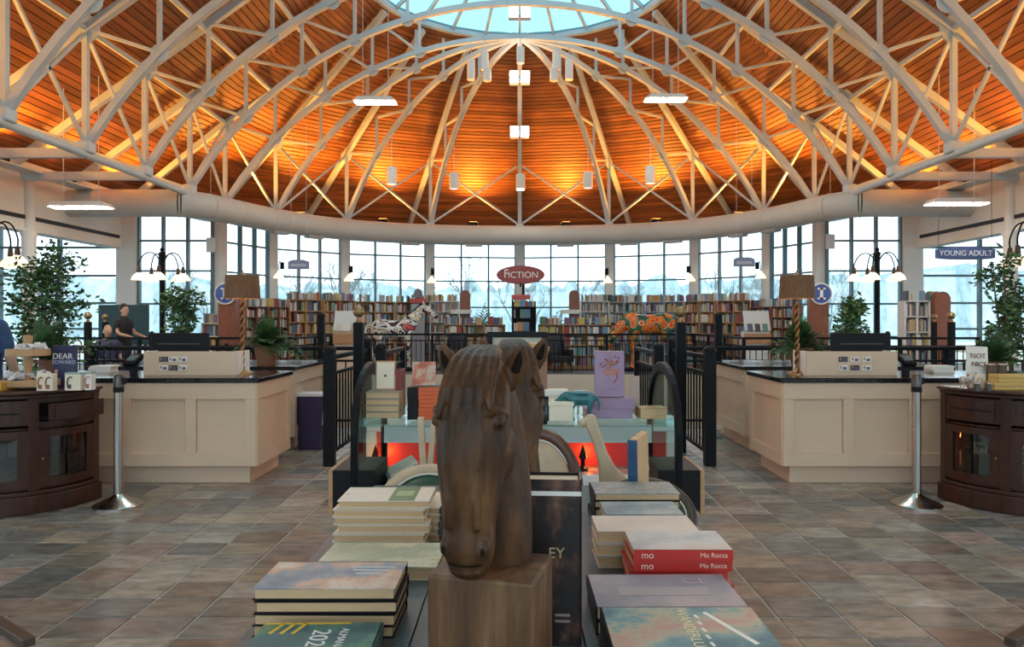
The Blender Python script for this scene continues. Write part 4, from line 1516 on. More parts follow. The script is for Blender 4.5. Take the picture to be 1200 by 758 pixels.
hs = [(-.03, .03), (-.027, .062), (-.04, .058), (-.042, .05), (-.025, .068), (-.018, .064), (.02, .064), (.035, .058), (.038, .04), (.03, .055), (.03, .025), (.024, .025), (.022, .048), (-.014, .048), (-.018, .025), (-.024, .025), (-.024, .045)]
M().prism([(-.03, .055), (-.04, .06), (-.034, .07), (-.02, .066), (.022, .066), (.034, .05), (.026, .05), (.026, .025), (.019, .025), (.017, .045), (-.012, .045), (-.014, .025), (-.02, .025), (-.022, .05)], -.008, -.006).build('horse_print', black, t)
t = thing('horse_card', 'folded pale card lying on the right cabinet floor', 'card', (3.52, 5.45, .18))
M().box((0, 0, .03), (.1, .03, .05)).build('card', paper, t)


def stanchion(lab, x, y):
    t = thing('stanchion', lab, 'stanchion', (x, y, 0))
    M().lathe([(.18, 0), (.18, .012), (.165, .022), (.11, .045), (.05, .075), (.034, .09)], n=40).build('base', chrome, t, smooth=40)
    M().lathe([(.032, .08), (.032, .97)], n=24).build('post', chrome, t, smooth=40)
    M().lathe([(.036, .9), (.036, .985), (.03, .995), (.01, 1.0)], n=24).build('belt_head', mat('dark_steel', (.10, .09, .085), .3, metal=.8), t, smooth=40)
    M().box((.04, 0, .945), (.02, .035, .05)).build('belt_clip', blackpl, t)
    M().lathe([(.037, .86), (.037, .9)], n=24).build('collar', blackpl, t, smooth=40)


stanchion('polished metal stanchion post beside the left cabinet', gx(139, 5.5), 5.5)
stanchion('polished metal stanchion post beside the right cabinet', gx(1074, 5.52), 5.52)
for s in (-1, 1):
    o = M().bar((s * .36, .26, .018), (-s * .36, -.26, .018), .05, .036).build('floor_rail', mat('dark_oak', (.07, .045, .03), .5, var=.2), loc=(s * 2.47, 3.38, 0), bevel=.005)
    tag(o, 'dark wooden display foot on the floor at the %s picture edge' % ('left' if s < 0 else 'right'), 'foot rail')

# ---- things on the left cabinet (top at .89)
ZC_ = .89
tanw = mat('tan_wood', (.46, .27, .13), .5, var=.15, scale=8, stretch=(1, 1, 8))
tissue = mat('tissue', (.75, .74, .74), .8)


def crumple(m, c, w, d, h, r, n=7):
    for i in range(n):
        a = Vector((c[0] + r.uniform(-w, w), c[1] + r.uniform(-d, d), c[2]))
        s = r.uniform(.025, .05)
        p = [a + Vector((r.uniform(-s, s), r.uniform(-s, s), r.uniform(0, h))) for _ in range(7)] + [a + Vector((s, 0, 0)), a - Vector((s, 0, 0)), a + Vector((0, s, 0))]
        fs = [(0, 1, 2), (1, 2, 3), (2, 3, 4), (3, 4, 5), (4, 5, 6), (0, 7, 1), (2, 8, 3), (5, 9, 6), (7, 8, 9), (0, 9, 5)]
        m.add(p, fs)


t = thing('tiered_tray', 'two tier wooden tray filled with crumpled white tissue', 'tray', (gx(33, 5.45), 5.45, ZC_))
M().bx(-.17, .17, -.12, .12, .02, .07).build('lower_tier', tanw, t, bevel=.006)
M().lathe([(.025, .05), (.025, .15), (.035, .2), (.025, .25), (.025, .33), (.03, .36), (.032, .40), (.0, .405)], n=14).build('stem', tanw, t, smooth=50)
M().lathe([(.13, .25), (.145, .25), (.145, .30), (.13, .30)], n=32).build('upper_tier', tanw, t, smooth=40)
r = random.Random(3)
m = M()
crumple(m, (0, 0, .07), .14, .09, .07, r, 16)
crumple(m, (0, 0, .295), .10, .08, .06, r, 14)
m.build('tissue_paper', tissue, t)
for q in ((-.14, -.1), (.14, -.1), (-.14, .1), (.14, .1)):
    M().ball((q[0], q[1], .012), .012, 8, 6).build('foot', black, t)
navy = mat('navy_cover', (.03, .035, .10), .45, var=.3, scale=40)
t = thing('book', 'navy book reading DEAR EDWARD standing behind the gift boxes', 'book', (gx(75, 5.62), 5.62, ZC_))
M().bx(-.09, .09, 0, .03, .0, .32).build('cover', navy, t, bevel=.002)
text('title', 'DEAR', .062, letterw, t, (-.01, -.002, .235))
text('title', 'EDWARD', .042, mat('letter_blue', (.45, .52, .62)), t, (0, -.002, .19))
M().lathe([(.014, 0), (.014, .003)], n=14).build('seal', mat('seal_orange', (.7, .35, .2)), t, loc=(-.06, 0, .12), rot=(PI / 2, 0, 0))
for px, lab, w, b in ((52, 'cream boxed reading light left of the book', .115, 0), (82, 'cream boxed reading light with a green lid', .115, 1), (97, 'narrow white boxed light at the cabinet end', .05, 2)):
    t = thing('product_box', lab, 'box', (gx(px, 5.28), 5.28 + .03 * b, ZC_))
    M().bx(-w / 2, w / 2, 0, .06, 0, .125).build('carton', paper if b < 2 else cardw, t, bevel=.003)
    if b:
        M().bx(-w / 2 - .001, w / 2 + .001, -.001, .061, .12, .132).build('lid', mat('box_teal', (.25, .38, .32), .5), t)
    cm = mat('lamp_print_%d' % b, ((.28, .12, .06), (.06, .06, .05), (.4, .15, .1))[b], .5)
    for off in ((-.028, .028) if b == 0 else ((-.02,) if b == 1 else (0,))):
        M().tube([(off - .012, -.002, .02), (off - .018, -.002, .06), (off - .012, -.002, .09), (off + .004, -.002, .1), (off + .016, -.002, .094)], .006 if b < 2 else .004, 6).build('lamp_print', cm, t)
        M().box((off, -.003, .03), (.022, .004, .03)).build('lamp_print', cm, t)
t = thing('tissue_tray', 'yellow wooden tray at the left picture edge', 'tray', (gx(2, 5.35), 5.35, ZC_))
M().bx(-.09, .05, -.08, .08, 0, .06).build('tray', mat('yellow_wood', (.60, .36, .06), .5, var=.15), t, bevel=.005)
# ---- things on the right cabinet
t = thing('greeting_card', 'white card reading NOT NICE standing on the right cabinet', 'card', (gx(1143, 5.72), 5.68, ZC_))
M().box((0, .02, .2), (.165, .012, .22), rx=-.12, ry=.05).build('card', cardw, t)
M().box((0, .03, .045), (.12, .05, .09)).build('easel_foot', tanw, t)
text('letters', 'NOT', .055, mat('letter_brown', (.25, .15, .1)), t, (0, .004, .235), rot=(PI / 2 - .12, .05, 0))
text('letters', 'NICE', .055, MATS['letter_brown'], t, (.005, .0, .17), rot=(PI / 2 - .12, .05, 0))
bark2 = mat('rough_bark', (.12, .085, .06), .9, var=.5, scale=25, bump=.6)
for i, px in enumerate((1164, 1176)):
    t = thing('bark_candle', ('bark covered candle next to the white card', 'bark covered candle nearer the right picture edge')[i], 'candle', (gx(px, 5.6), 5.62, ZC_))
    M().lathe([(.036, 0), (.037, .08), (.035, .17), (.03, .172)], n=14).build('bark', bark2, t, smooth=40)
    M().lathe([(.028, .17), (.026, .176)], n=14).build('wax', paper, t)
for i, (px, w, h, z) in enumerate(((1185, .3, .055, 0), (1188, .28, .055, .057))):
    t = thing('craft_box', ('lower yellow slatted craft box on the right cabinet', 'upper yellow slatted craft box on the right cabinet')[i], 'box', (gx(px, 5.4), 5.42, ZC_ + z))
    M().bx(-w / 2, w / 2, -.06, .06, 0, h).build('carton', mat('yellow_card', (.62, .40, .12), .6, var=.1), t, bevel=.003)
    M().bx(-w / 2 - .002, w / 2 + .002, -.062, .062, h * .5, h * .58).build('seam', mat('seam_brown', (.3, .18, .05)), t)
t = thing('horse_figurine', 'small dappled horse figurine on the right cabinet', 'figurine', (gx(1133, 5.5), 5.5, ZC_), .3)
m = M()
m.limb([(-.05, 0, .07, .024), (0, 0, .066, .023), (.045, 0, .072, .025)], side=(0, 1, 0))
m.limb([(.045, 0, .08, .018), (.065, 0, .11, .013), (.07, 0, .125, .013), (.09, 0, .105, .008)], side=(0, 1, 0))
for x in (-.05, .04):
    for y in (-.014, .014):
        m.limb([(x, y, .06, .01), (x + .005, y, .03, .006), (x, y, .003, .006)], n=8)
organic('body', m, mat('dapple', (.45, .38, .32), .5, ramp=[(.35, (.08, .05, .04)), (.5, (.6, .55, .5)), (.7, (.35, .25, .2))], scale=40), t, .006)
t = thing('kraft_box', 'small kraft card box beside the horse figurine', 'box', (gx(1150, 5.5), 5.52, ZC_))
M().bx(-.05, .05, 0, .05, 0, .105).build('carton', paper, t, bevel=.003)
M().tube([(.02 * math.cos(a), -.002, .055 + .02 * math.sin(a)) for a in [2 * PI * i / 14 for i in range(14)]], .003, 5, closed=True).build('print_ring', mat('ring_tan', (.5, .3, .15)), t)
for i, px in enumerate((1145, 1158)):
    t = thing('small_jar', ('small dark tin in front of the kraft box', 'small dark tin in front of the bark candle')[i], 'tin', (gx(px, 5.3), 5.3, ZC_))
    M().lathe([(.022, 0), (.022, .045), (.018, .05)], n=14).build('tin', mat('tin_dark', (.07, .07, .06), .4, metal=.6), t, smooth=40)
    M().lathe([(.023, .05), (.023, .058)], n=14).build('lid', chrome, t)

# bin beside the left rear counter
t = thing('waste_bin', 'tall purple black bin with a white liner beside the left counter', 'bin', (gx(367, 8.0), 8.0, 0))
M().prism([(-.13, 0), (.1, 0), (.14, .6), (-.16, .6)], -.12, .12).build('body', mat('bin_purple', (.03, .02, .07), .5), t, bevel=.01)
M().prism([(-.17, .58), (.15, .58), (.15, .61), (-.17, .61)], -.13, .13).build('rim', mat('liner_white', (.7, .7, .72), .5), t)
M().prism([(.10, .25), (.17, .3), (.17, .6), (.13, .6)], -.08, .1).build('liner', MATS['liner_white'], t)

# ================================================================ BOOKS (foreground)
def cover_mat(name, ramp, scale=6., rough=.42, stretch=(1, 1, 1)):
    return mat(name, ramp[0][1], rough, ramp=ramp, scale=scale, stretch=stretch)


def book(lab, x, y, z, w, d, h, cov, rz=0., spine='back', spine_m=None, group=None, top=None, stand=False):
    """lying book: w along x, d along y, h thick; spine on side: 'front','back','left','right'"""
    t = thing('book', lab, 'book', (x, y, z), rz, group)
    c = .0028
    e = .004
    lo = M().bx(-w / 2, w / 2, -d / 2, d / 2, 0, c)
    lo.build('back_cover', cov, t)
    M().bx(-w / 2, w / 2, -d / 2, d / 2, h - c, h).build('front_cover', top or cov, t)
    x0, x1, y0, y1 = -w / 2 + e, w / 2 - e, -d / 2 + e, d / 2 - e
    s = M()
    if spine == 'front':
        s.bx(-w / 2, w / 2, -d / 2 - .001, -d / 2 + c, 0, h)
    elif spine == 'back':
        s.bx(-w / 2, w / 2, d / 2 - c, d / 2 + .001, 0, h)
    elif spine == 'left':
        s.bx(-w / 2 - .001, -w / 2 + c, -d / 2, d / 2, 0, h)
    else:
        s.bx(w / 2 - c, w / 2 + .001, -d / 2, d / 2, 0, h)
    s.build('spine', spine_m or cov, t)
    M().bx(x0, x1, y0, y1, c, h - c).build('pages', pagemat, t)
    return t


ORDT = ['topmost', 'second from top', 'third from top', 'fourth from top', 'fifth from top', 'sixth from top', 'seventh from top']


def stack(what, x, y, z, w, d, n, h, cov, spine, rz=0., jit=.006, top=None, spine_m=None, seed=1, gap=.001):
    r = random.Random(seed)
    o = []
    for i in range(n):
        k = n - 1 - i
        o.append(book('%s book of the %s' % (ORDT[k], what), x + r.uniform(-jit, jit), y + r.uniform(-jit, jit), z + i * (h + gap), w, d, h, cov, rz + r.uniform(-.02, .02), spine, spine_m, what, top if k == 0 else None))
    return o


# foreground table
TZ = .75
tabm = mat('grey_painted_wood', (.065, .085, .10), .35, var=.3, scale=9, stretch=(6, 1, 1), bump=.1)
t = thing('book_table', 'long dark grey wooden table holding the book stacks', 'table', (-.045, 1.9, 0))
for i in range(6):
    x0 = -.53 + i * 1.06 / 6
    M().bx(x0 + .001, x0 + 1.06 / 6 - .001, -1.05, .97, TZ - .03, TZ).build('plank', tabm, t, bevel=.002)
M().bx(-.47, .47, -.95, .88, TZ - .11, TZ - .03).build('apron', tabm, t)
for sx in (-1, 1):
    for y in (-.92, .85):
        M().tube([(sx * .44, y, TZ - .1), (sx * .44, y, 0)], [.04, .03], 12).build('leg', tabm, t)
# --- left stacks
cA = cover_mat('cover_cream', [(.3, (.62, .56, .46)), (.6, (.70, .64, .54)), (.72, (.35, .22, .12))], 18)
cAt = cover_mat('cover_cream_top', [(.35, (.66, .62, .55)), (.62, (.72, .69, .62)), (.74, (.4, .25, .2))], 22)
bs = stack('cream stack behind the blue covered stack', gx(446, 2.06) + .0, 2.145, TZ, .262, .17, 6, .0222, cA, 'back', jit=.007, top=cAt, seed=4)
M().box((.05, 0, .0226), (.075, .168, .0008)).build('cover_band', mat('cover_green', (.07, .19, .07), .4), bs[-1])
M().box((.051, 0, .0232), (.05, .06, .0006)).build('cover_lettering', mat('letter_green', (.30, .42, .22)), bs[-1])
for k in (0, 2, 4):
    M().box((.05, -.0805, .0195), (.08, .002, .0022)).build('page_mark', black, bs[k])
stack('small yellowed stack right of the cream stack', gx(505, 2.2), 2.24, TZ, .09, .2, 5, .019, cA, 'right', rz=-.12, jit=.004, spine_m=mat('spine_dark', (.03, .03, .04), .4), seed=6)
cB = cover_mat('cover_olive', [(.3, (.60, .60, .48)), (.5, (.45, .48, .36)), (.62, (.70, .66, .50)), (.75, (.30, .20, .10))], 9)
book('wide pale botanical book under the cream stack front', -.36, 1.92, TZ, .31, .2, .034, cB, -.03, 'back')
cC = cover_mat('cover_dusk', [(.3, (.10, .13, .20)), (.45, (.22, .28, .36)), (.55, (.55, .36, .26)), (.63, (.62, .55, .48)), (.75, (.2, .26, .36))], 7)
dk = mat('cover_black', (.008, .007, .009), .4, spec=.2)
bs = stack('dark blue covered stack with pink clouds', gx(382, 1.5), 1.567, TZ, .292, .165, 4, .0250, dk, 'back', jit=.004, top=cC, seed=8)
for i in range(3):
    M().box((.075, .045 - .02 * i, .0254), (.10 - .02 * i, .007, .0006)).build('cover_lettering', mat('letter_pale', (.55, .56, .60)), bs[-1])
cD = cover_mat('cover_almanac', [(.3, (.03, .10, .10)), (.5, (.05, .14, .16)), (.6, (.10, .28, .16)), (.7, (.55, .25, .2)), (.8, (.65, .45, .35))], 8)
t = book('almanac 2020 lying in front of the blue covered stack', gx(366, 1.36), 1.37, TZ + .024, .235, .155, .024, cD, .02, 'right')
text('title', '2020', .05, letterw, t, (.005, -.005, .0245), rot=(0, 0, -PI / 2), ext=.0003)
text('title', 'ALMANAC', .023, letterw, t, (.05, -.005, .0245), rot=(0, 0, -PI / 2), ext=.0003)
M().box((-.03, .073, .0245), (.17, .007, .0005)).build('cover_border', mat('border_yellow', (.75, .5, .05), .4), t)
for i in range(3):
    M().box((-.085 + .022 * i, .05, .0245), (.008, .05, .0005), rz=-.3).build('cover_stripe', MATS['border_yellow'], t)
book('almanac under the topmost almanac near the bottom edge', gx(364, 1.36), 1.37, TZ, .235, .155, .023, cD, 0, 'right')
# --- right stacks
cW = cover_mat('cover_wander', [(.28, (.42, .40, .22)), (.40, (.50, .28, .24)), (.46, (.46, .42, .30)), (.52, (.14, .30, .34)), (.62, (.05, .15, .20)), (.72, (.10, .20, .16))], 5)
bs = stack('travel book pile at the bottom right, reading WANDERLUST', gx(802, 1.36) + .0, 1.345, TZ, .30, .21, 3, .0255, dk, 'left', jit=.003, top=cW, spine_m=dk, seed=9)
text('title', 'WANDERLUST', .030, mat('letter_yellow', (.80, .70, .42)), bs[-1], (.005, -.005, .0258), rot=(0, 0, -PI / 2), ext=.0003)
for i in range(5):
    M().box((.03 + .0 * i, .06 - .03 * i, .0258), (.006, .016, .0004), rz=.2).build('cover_lettering', letterw, bs[-1])
M().bar((.05, .08, .0258), (.11, -.06, .0258), .010, .0005).build('cover_lettering', letterw, bs[-1])
cCE = cover_mat('cover_mauve', [(.3, (.20, .19, .24)), (.5, (.30, .29, .34)), (.62, (.42, .34, .38)), (.75, (.5, .48, .5))], 5)
bs = stack('grey mauve stack between the travel books and red spines', gx(778, 1.59), 1.595, TZ, .315, .19, 2, .029, dk, 'left', jit=.003, top=cCE, seed=10)
text('title', 'CE', .05, mat('letter_mauve', (.5, .38, .48)), bs[-1], (.085, .05, .0295), rot=(0, 0, 0), ext=.0003)
M().box((.0, -.01, .0294), (.2, .05, .0005)).build('cover_band', mat('band_pale', (.38, .33, .35), .45), bs[-1])
redsp = mat('spine_red', (.50, .025, .02), .35)
cM = cover_mat('cover_mo', [(.35, (.38, .42, .46)), (.5, (.58, .58, .58)), (.65, (.62, .50, .44)), (.75, (.35, .42, .5))], 6)
bs = stack('red spined stack reading Mo Rocca', gx(798, 1.72), 1.80, TZ, .235, .158, 4, .0262, redsp, 'front', jit=.006, top=cM, seed=15)
for b in bs:
    text('spine_text', 'Mo Rocca', .016, mat('letter_cream', (.80, .62, .50)), b, (.072, -.0805, .0135), ext=.0004)
    text('spine_text', 'mo', .023, MATS['letter_cream'], b, (-.085, -.0805, .0135), ext=.0004)
cS = cover_mat('cover_sand', [(.3, (.55, .48, .42)), (.5, (.64, .56, .50)), (.65, (.66, .60, .55)), (.75, (.40, .32, .28))], 7)
stack('sand coloured stack behind the red spines', gx(757, 1.96), 1.985, TZ, .27, .155, 3, .0315, cS, 'back', jit=.004, seed=12)
cT = cover_mat('cover_slate', [(.3, (.10, .16, .20)), (.5, (.22, .30, .34)), (.65, (.40, .42, .42)), (.75, (.12, .16, .2))], 9)
stack('slate blue pair behind the sand stack', gx(752, 2.16), 2.17, TZ, .225, .15, 3, .030, cT, 'back', jit=.004, seed=13)
cU = cover_mat('cover_grey', [(.3, (.16, .17, .17)), (.5, (.34, .35, .34)), (.62, (.20, .22, .22)), (.75, (.45, .44, .42))], 16)
stack('farthest grey stack on the right of the table', gx(742, 2.4), 2.41, TZ, .275, .17, 4, .0235, dk, 'left', jit=.004, top=cU, seed=14)
t = thing('book', 'blue book standing upright on the far right of the table', 'book', (gx(747, 2.62), 2.60, TZ))
M().box((0, 0, .12), (.155, .035, .24), rz=1.15, ry=-.06).build('cover', mat('cover_blue', (.03, .09, .19), .4, var=.3), t, bevel=.002)
M().box((.004, -.004, .122), (.148, .028, .24), rz=1.15, ry=-.06).build('pages', pagemat, t)
# big dark book held by the busts
cE = cover_mat('cover_dark_portrait', [(.3, (.005, .004, .005)), (.50, (.012, .007, .007)), (.58, (.09, .035, .022)), (.68, (.25, .14, .09))], 11, stretch=(1, 1, .7))
t = thing('book', 'tall dark red black book standing between the horse busts', 'book', (gx(618, 1.5), 1.455, TZ), -.06)
W_ = .215
M().bx(-W_ / 2, W_ / 2, 0, .004, 0, .332).build('front_cover', cE, t)
M().bx(-W_ / 2, W_ / 2, .071, .075, 0, .332).build('back_cover', dk, t)
M().bx(W_ / 2 - .004, W_ / 2 + .001, 0, .075, 0, .332).build('spine', mat('spine_maroon', (.05, .008, .012), .35, var=.5, scale=30), t)
M().bx(-W_ / 2, W_ / 2 - .006, .005, .07, .004, .326).build('pages', paper, t)
M().bx(-W_ / 2, W_ / 2, -.001, .0, .300, .309).build('cover_rule', letterw, t)
text('title', 'EY', .030, mat('letter_gold', (.55, .42, .25)), t, (.058, -.001, .185), ext=.0004)
for z in (.062, .050):
    M().box((.07, -.001, z), (.03, .001, .005)).build('cover_lettering', mat('letter_dim', (.3, .26, .22)), t)

# ================================================================ HORSE BUSTS
hb = mat('carved_horse_wood', (.085, .045, .025), .42, ramp=[(.28, (.018, .008, .003)), (.48, (.060, .026, .010)), (.62, (.13, .060, .023)), (.78, (.30, .16, .065))], scale=5, stretch=(3, 3, .9), bump=.5, spec=.3)
hbk = mat('carved_block_wood', (.13, .08, .045), .5, ramp=[(.25, (.045, .018, .006)), (.5, (.13, .060, .024)), (.75, (.27, .15, .07))], scale=4, stretch=(6, 6, .8), bump=.25)


def horse_bust(lab, x, y, rz, head_tilt=0.):
    t = thing('horse_bust', lab, 'sculpture', (x, y, TZ), rz)
    M().bx(-.093, .093, -.08, .08, 0, .22).build('block', hbk, t, bevel=.006)
    m = M()
    # neck: stands on the rear of the block, rises to the poll
    m.limb([(.0, .035, .20, .076, .05), (0, .045, .27, .074, .068), (0, .055, .36, .066, .08), (0, .05, .45, .054, .075), (0, .02, .52, .046, .055), (0, -.02, .555, .040, .036)], n=18)
    # head: poll to muzzle, hanging
    m.limb([(0, -.01, .560, .042, .034), (0, -.045, .540, .056, .046), (0, -.068, .505, .0620, .058), (0, -.076, .465, .0625, .066), (0, -.083, .415, .0575, .064), (0, -.089, .36, .050, .053), (0, -.095, .315, .0435, .042), (0, -.099, .280, .044, .040), (0, -.095, .252, .037, .034)], n=18)
    for s in (-1, 1):
        # brow ridge, eye bulge, cheek, nostril wing
        m.ball((s * .050, -.100, .487), (.014, .020, .014), 10, 7)
        m.limb([(s * .036, -.120, .503, .008), (s * .051, -.108, .505, .009), (s * .058, -.085, .495, .007)], n=8)
        m.ball((s * .046, -.055, .43), (.022, .045, .05), 10, 7)
        m.limb([(s * .025, -.131, .41, .007), (s * .024, -.137, .36, .006), (s * .025, -.134, .32, .007)], n=8)
        m.ball((s * .030, -.120, .284), (.013, .014, .018), 10, 7)
        # ear: leaf shaped shell, leaning outwards
        m.limb([(s * .044, -.012, .540, .019, .014), (s * .058, -.016, .566, .022, .013), (s * .067, -.022, .588, .0175, .010), (s * .072, -.030, .606, .007, .006)], n=10)
    m.ball((0, -.115, .245), (.030, .016, .010), 10, 7)
    # mane along the crest and forelock
    for k in range(9):
        f = k / 8
        z = .572 - .28 * f
        yy = .03 + .09 * math.sin(min(1, f * 1.1) * PI * .55)
        m.ball((.012 * math.sin(k * 2.1), yy, z), (.024, .032, .032), 8, 6)
    for k, (dx, ln) in enumerate(((-.030, .075), (-.014, .095), (.002, .10), (.018, .09), (.032, .06))):
        m.limb([(dx * .6, -.012, .596, .014), (dx, -.068, .582, .0125), (dx * 1.2, -.114, .538, .0105), (dx * 1.45, -.130, .575 - ln * 1.1, .0045)], n=8)
    m.v = [(x - .012, y, z) for x, y, z in m.v]
    body = organic('head_and_neck', m, hb, t, .003, smooth_it=2)
    dark = mat('carved_dark', (.012, .007, .005), .6, spec=.15)
    for s in (-1, 1):
        M().ball((s * .0535, -.109, .484), (.0070, .0075, .0065), 12, 8).build('eye', dark, t, smooth=80)
        M().ball((s * .033, -.1325, .282), (.0035, .003, .0075), 10, 7).build('nostril', dark, t, smooth=80)
        M().limb([(s * .060, -.0275, .564, .008, .003), (s * .067, -.030, .582, .007, .003), (s * .071, -.035, .596, .002, .002)], n=8).build('ear_hollow', dark, t, smooth=80)
    for c in t.children:
        if c.name.split('.')[0] in ('eye', 'nostril', 'ear_hollow'):
            c.location.x = -.012
    M().tube([(-.012 + .033 * math.cos(a), -.104 - .032 * math.sin(a), .2585) for a in [PI * i / 12 for i in range(13)]], .0016, 5).build('mouth_line', dark, t)
    return t


horse_bust('near carved wooden horse head bust on a square block', gx(577, 1.28), 1.285, -.24)
horse_bust('rear carved wooden horse head bust behind the dark book', gx(606, 1.68), 1.70, .10)
# ================================================================ GLASS DISPLAY TABLE BEHIND THE BUSTS
GY0, GY1, GZ = 3.45, 4.25, .905
tintg = glass('table_glass', (.72, .86, .84), .16, .04)
t = thing('glass_table', 'glass topped display table with black arched ends', 'table', (0, GY0, 0))
D_ = GY1 - GY0
M().bx(-.79, .77, .02, D_, GZ - .012, GZ).build('glass_top', tintg, t)
for s in (-1, 1):
    x = .775 * s - .015
    arch = [(0.02, .52), (0.02, .86)] + [(D_ / 2 - (D_ / 2 - .02) * math.cos(a), .86 + .30 * math.sin(a)) for a in [PI * i / 16 for i in range(1, 16)]] + [(D_ - .02, .86), (D_ - .02, .52)]
    e = M().tube([(x, y, z) for y, z in arch], [(.016, .024)] * len(arch), sq=True, side=(1, 0, 0)).build('arched_frame', black, t, bevel=.006)
    M().prism([(y, z) for y, z in arch], x - .004, x + .004, 'x').build('arched_glass', tintg, e)
    M().bx(x - .10, x + .10, 0.0, .35, .50, .69).build('end_box', blackpl, t, bevel=.005)
    M().bx(x - .12 if s < 0 else x + .10, x - .10 if s < 0 else x + .12, 0, .36, .48, .69).build('box_trim', tanw, t)
    for y in (.05, D_ - .05):
        M().bx(x - .03, x + .03, y - .03, y + .03, 0, .50).build('leg', black, t)
M().bx(-.82, .80, 0, D_, .47, .50).build('lower_shelf', mat('lower_shelf', (.52, .56, .58), .35), t, bevel=.004)
M().bx(-.78, .76, D_ - .08, D_ - .05, .70, .80).build('white_apron', mat('parapet_white', (.74, .74, .72)), t)
# carved pale supports and padded oval seats under the glass
palec = mat('pale_carved', (.52, .40, .27), .45, var=.15, scale=9, bump=.08)
greenp = mat('green_pad', (.02, .075, .05), .35, var=.15, scale=6)
dS = 3.35


def pix(px, py, d):
    return ((px - VX) / F * d, EYE - (py - VY) / F * d)


t = thing('carved_support', 'pale carved curving support right of the busts', 'support', (0, dS, 0))
o = [pix(*p, dS) for p in ((684, 492), (690, 486), (698, 487), (703, 505), (712, 530), (722, 548), (735, 560), (733, 572), (722, 578), (716, 590), (700, 640), (680, 640), (697, 585), (703, 566), (702, 545), (696, 522), (688, 503))]
M().prism(o, 0, .045).build('carved_board', palec, t, bevel=.008)
M().ball((pix(684, 496, dS)[0], .02, pix(684, 496, dS)[1]), .022, 10, 7).build('carved_curl', palec, t, smooth=80)
M().bx(pix(683, 0, dS)[0], pix(705, 0, dS)[0], -.02, .07, 0, pix(683, 636, dS)[1]).build('foot', palec, t)
t = thing('carved_support', 'pale forked wooden support left of the busts', 'support', (0, dS, 0))
for p in (((489, 489), (496, 489), (500, 548), (492, 548)), ((505, 491), (511, 491), (507, 548), (500, 548))):
    M().prism([pix(*q, dS) for q in p], 0, .03).build('prong', palec, t, bevel=.004)
M().bx(pix(490, 0, dS)[0], pix(508, 0, dS)[0], -.01, .04, 0, pix(0, 546, dS)[1]).build('foot', palec, t)


def oval_chair(lab, px, py, d, rx, rz_, rim, pad, tilt=-.15, yaw=0., seat=True):
    x, z = pix(px, py, d)
    t = thing('oval_chair', lab, 'chair', (x, d, 0), yaw)
    R = Matrix.Rotation(tilt, 3, 'X')
    P = [R @ Vector((rx * math.cos(a), 0, rz_ * math.sin(a))) + Vector((0, 0, z)) for a in [2 * PI * i / 36 for i in range(36)]]
    M().tube(P, [(.022, .028)] * 36, 8, closed=True, side=(0, 1, 0)).build('back_frame', rim, t, smooth=60)
    m = M()
    q = [R @ Vector((rx * .96 * math.cos(a), 0, rz_ * .96 * math.sin(a))) for a in [2 * PI * i / 36 for i in range(36)]]
    n = R @ Vector((0, 1, 0))
    m.rings([[v + Vector((0, 0, z)) + n * .015 for v in q], [v * .9 + Vector((0, 0, z)) - n * .012 for v in q], [v * .5 + Vector((0, 0, z)) - n * .022 for v in q], [v * .05 + Vector((0, 0, z)) - n * .024 for v in q]])
    m.build('back_pad', pad, t, smooth=60)
    q2 = [R @ Vector((rx * .90 * math.cos(a), -.012, rz_ * .90 * math.sin(a))) + Vector((0, 0, z)) for a in [2 * PI * i / 36 for i in range(36)]]
    M().tube(q2, .004, 5, closed=True).build('piping', cardw, t)
    zs = z - rz_
    M().lathe([(.2, max(zs - .12, .3)), (.21, max(zs - .08, .34)), (.19, max(zs - .05, .37))], (0, -.2, 0), n=28).build('seat', pad, t, smooth=50)
    for sx in (-1, 1):
        M().bar((sx * rx * .5, 0, z - rz_ * .8), (sx * .17, -.05, zs - .1), .03).build('back_post', rim, t)
        for y in (-.36, -.04):
            M().tube([(sx * .15, y, max(zs - .1, .3)), (sx * .16, y, 0)], [.022, .014], 8).build('leg', rim, t)
    return t


oval_chair('oval backed chair with brown frame behind the dark book', 630, 575, 3.05, .165, .235, mat('chair_brown', (.10, .045, .025), .35), palec)
oval_chair('oval backed chair with green pad and pale frame left of the busts', 500, 606, 3.0, .20, .20, palec, greenp, tilt=-.5)
oval_chair('oval backed chair with green pad under the blue upright book', 757, 606, 3.05, .19, .15, mat('chair_dark', (.05, .04, .03), .4), greenp, tilt=-.6)
for q, (px, lab) in enumerate(((470, 'slanted pale book box under the left end of the glass table'), (773, 'open pale book under the right end of the glass table'))):
    t = thing('tilted_book', lab, 'book', (gx(px, 3.75), 3.75, .50))
    M().box((0, 0, .13), (.16, .2, .035), ry=-.45 if q == 0 else .35, rz=.3).build('cover', mat('book_grey_%d' % q, (.35, .38, .38) if q == 0 else (.62, .60, .52), .4, var=.1), t, bevel=.003)
    M().box((.004, 0, .15), (.15, .19, .012), ry=-.45 if q == 0 else .35, rz=.3).build('pages', paper, t)
    M().box((0, 0, .05), (.1, .14, .1), rz=.3).build('stand', blackpl, t)
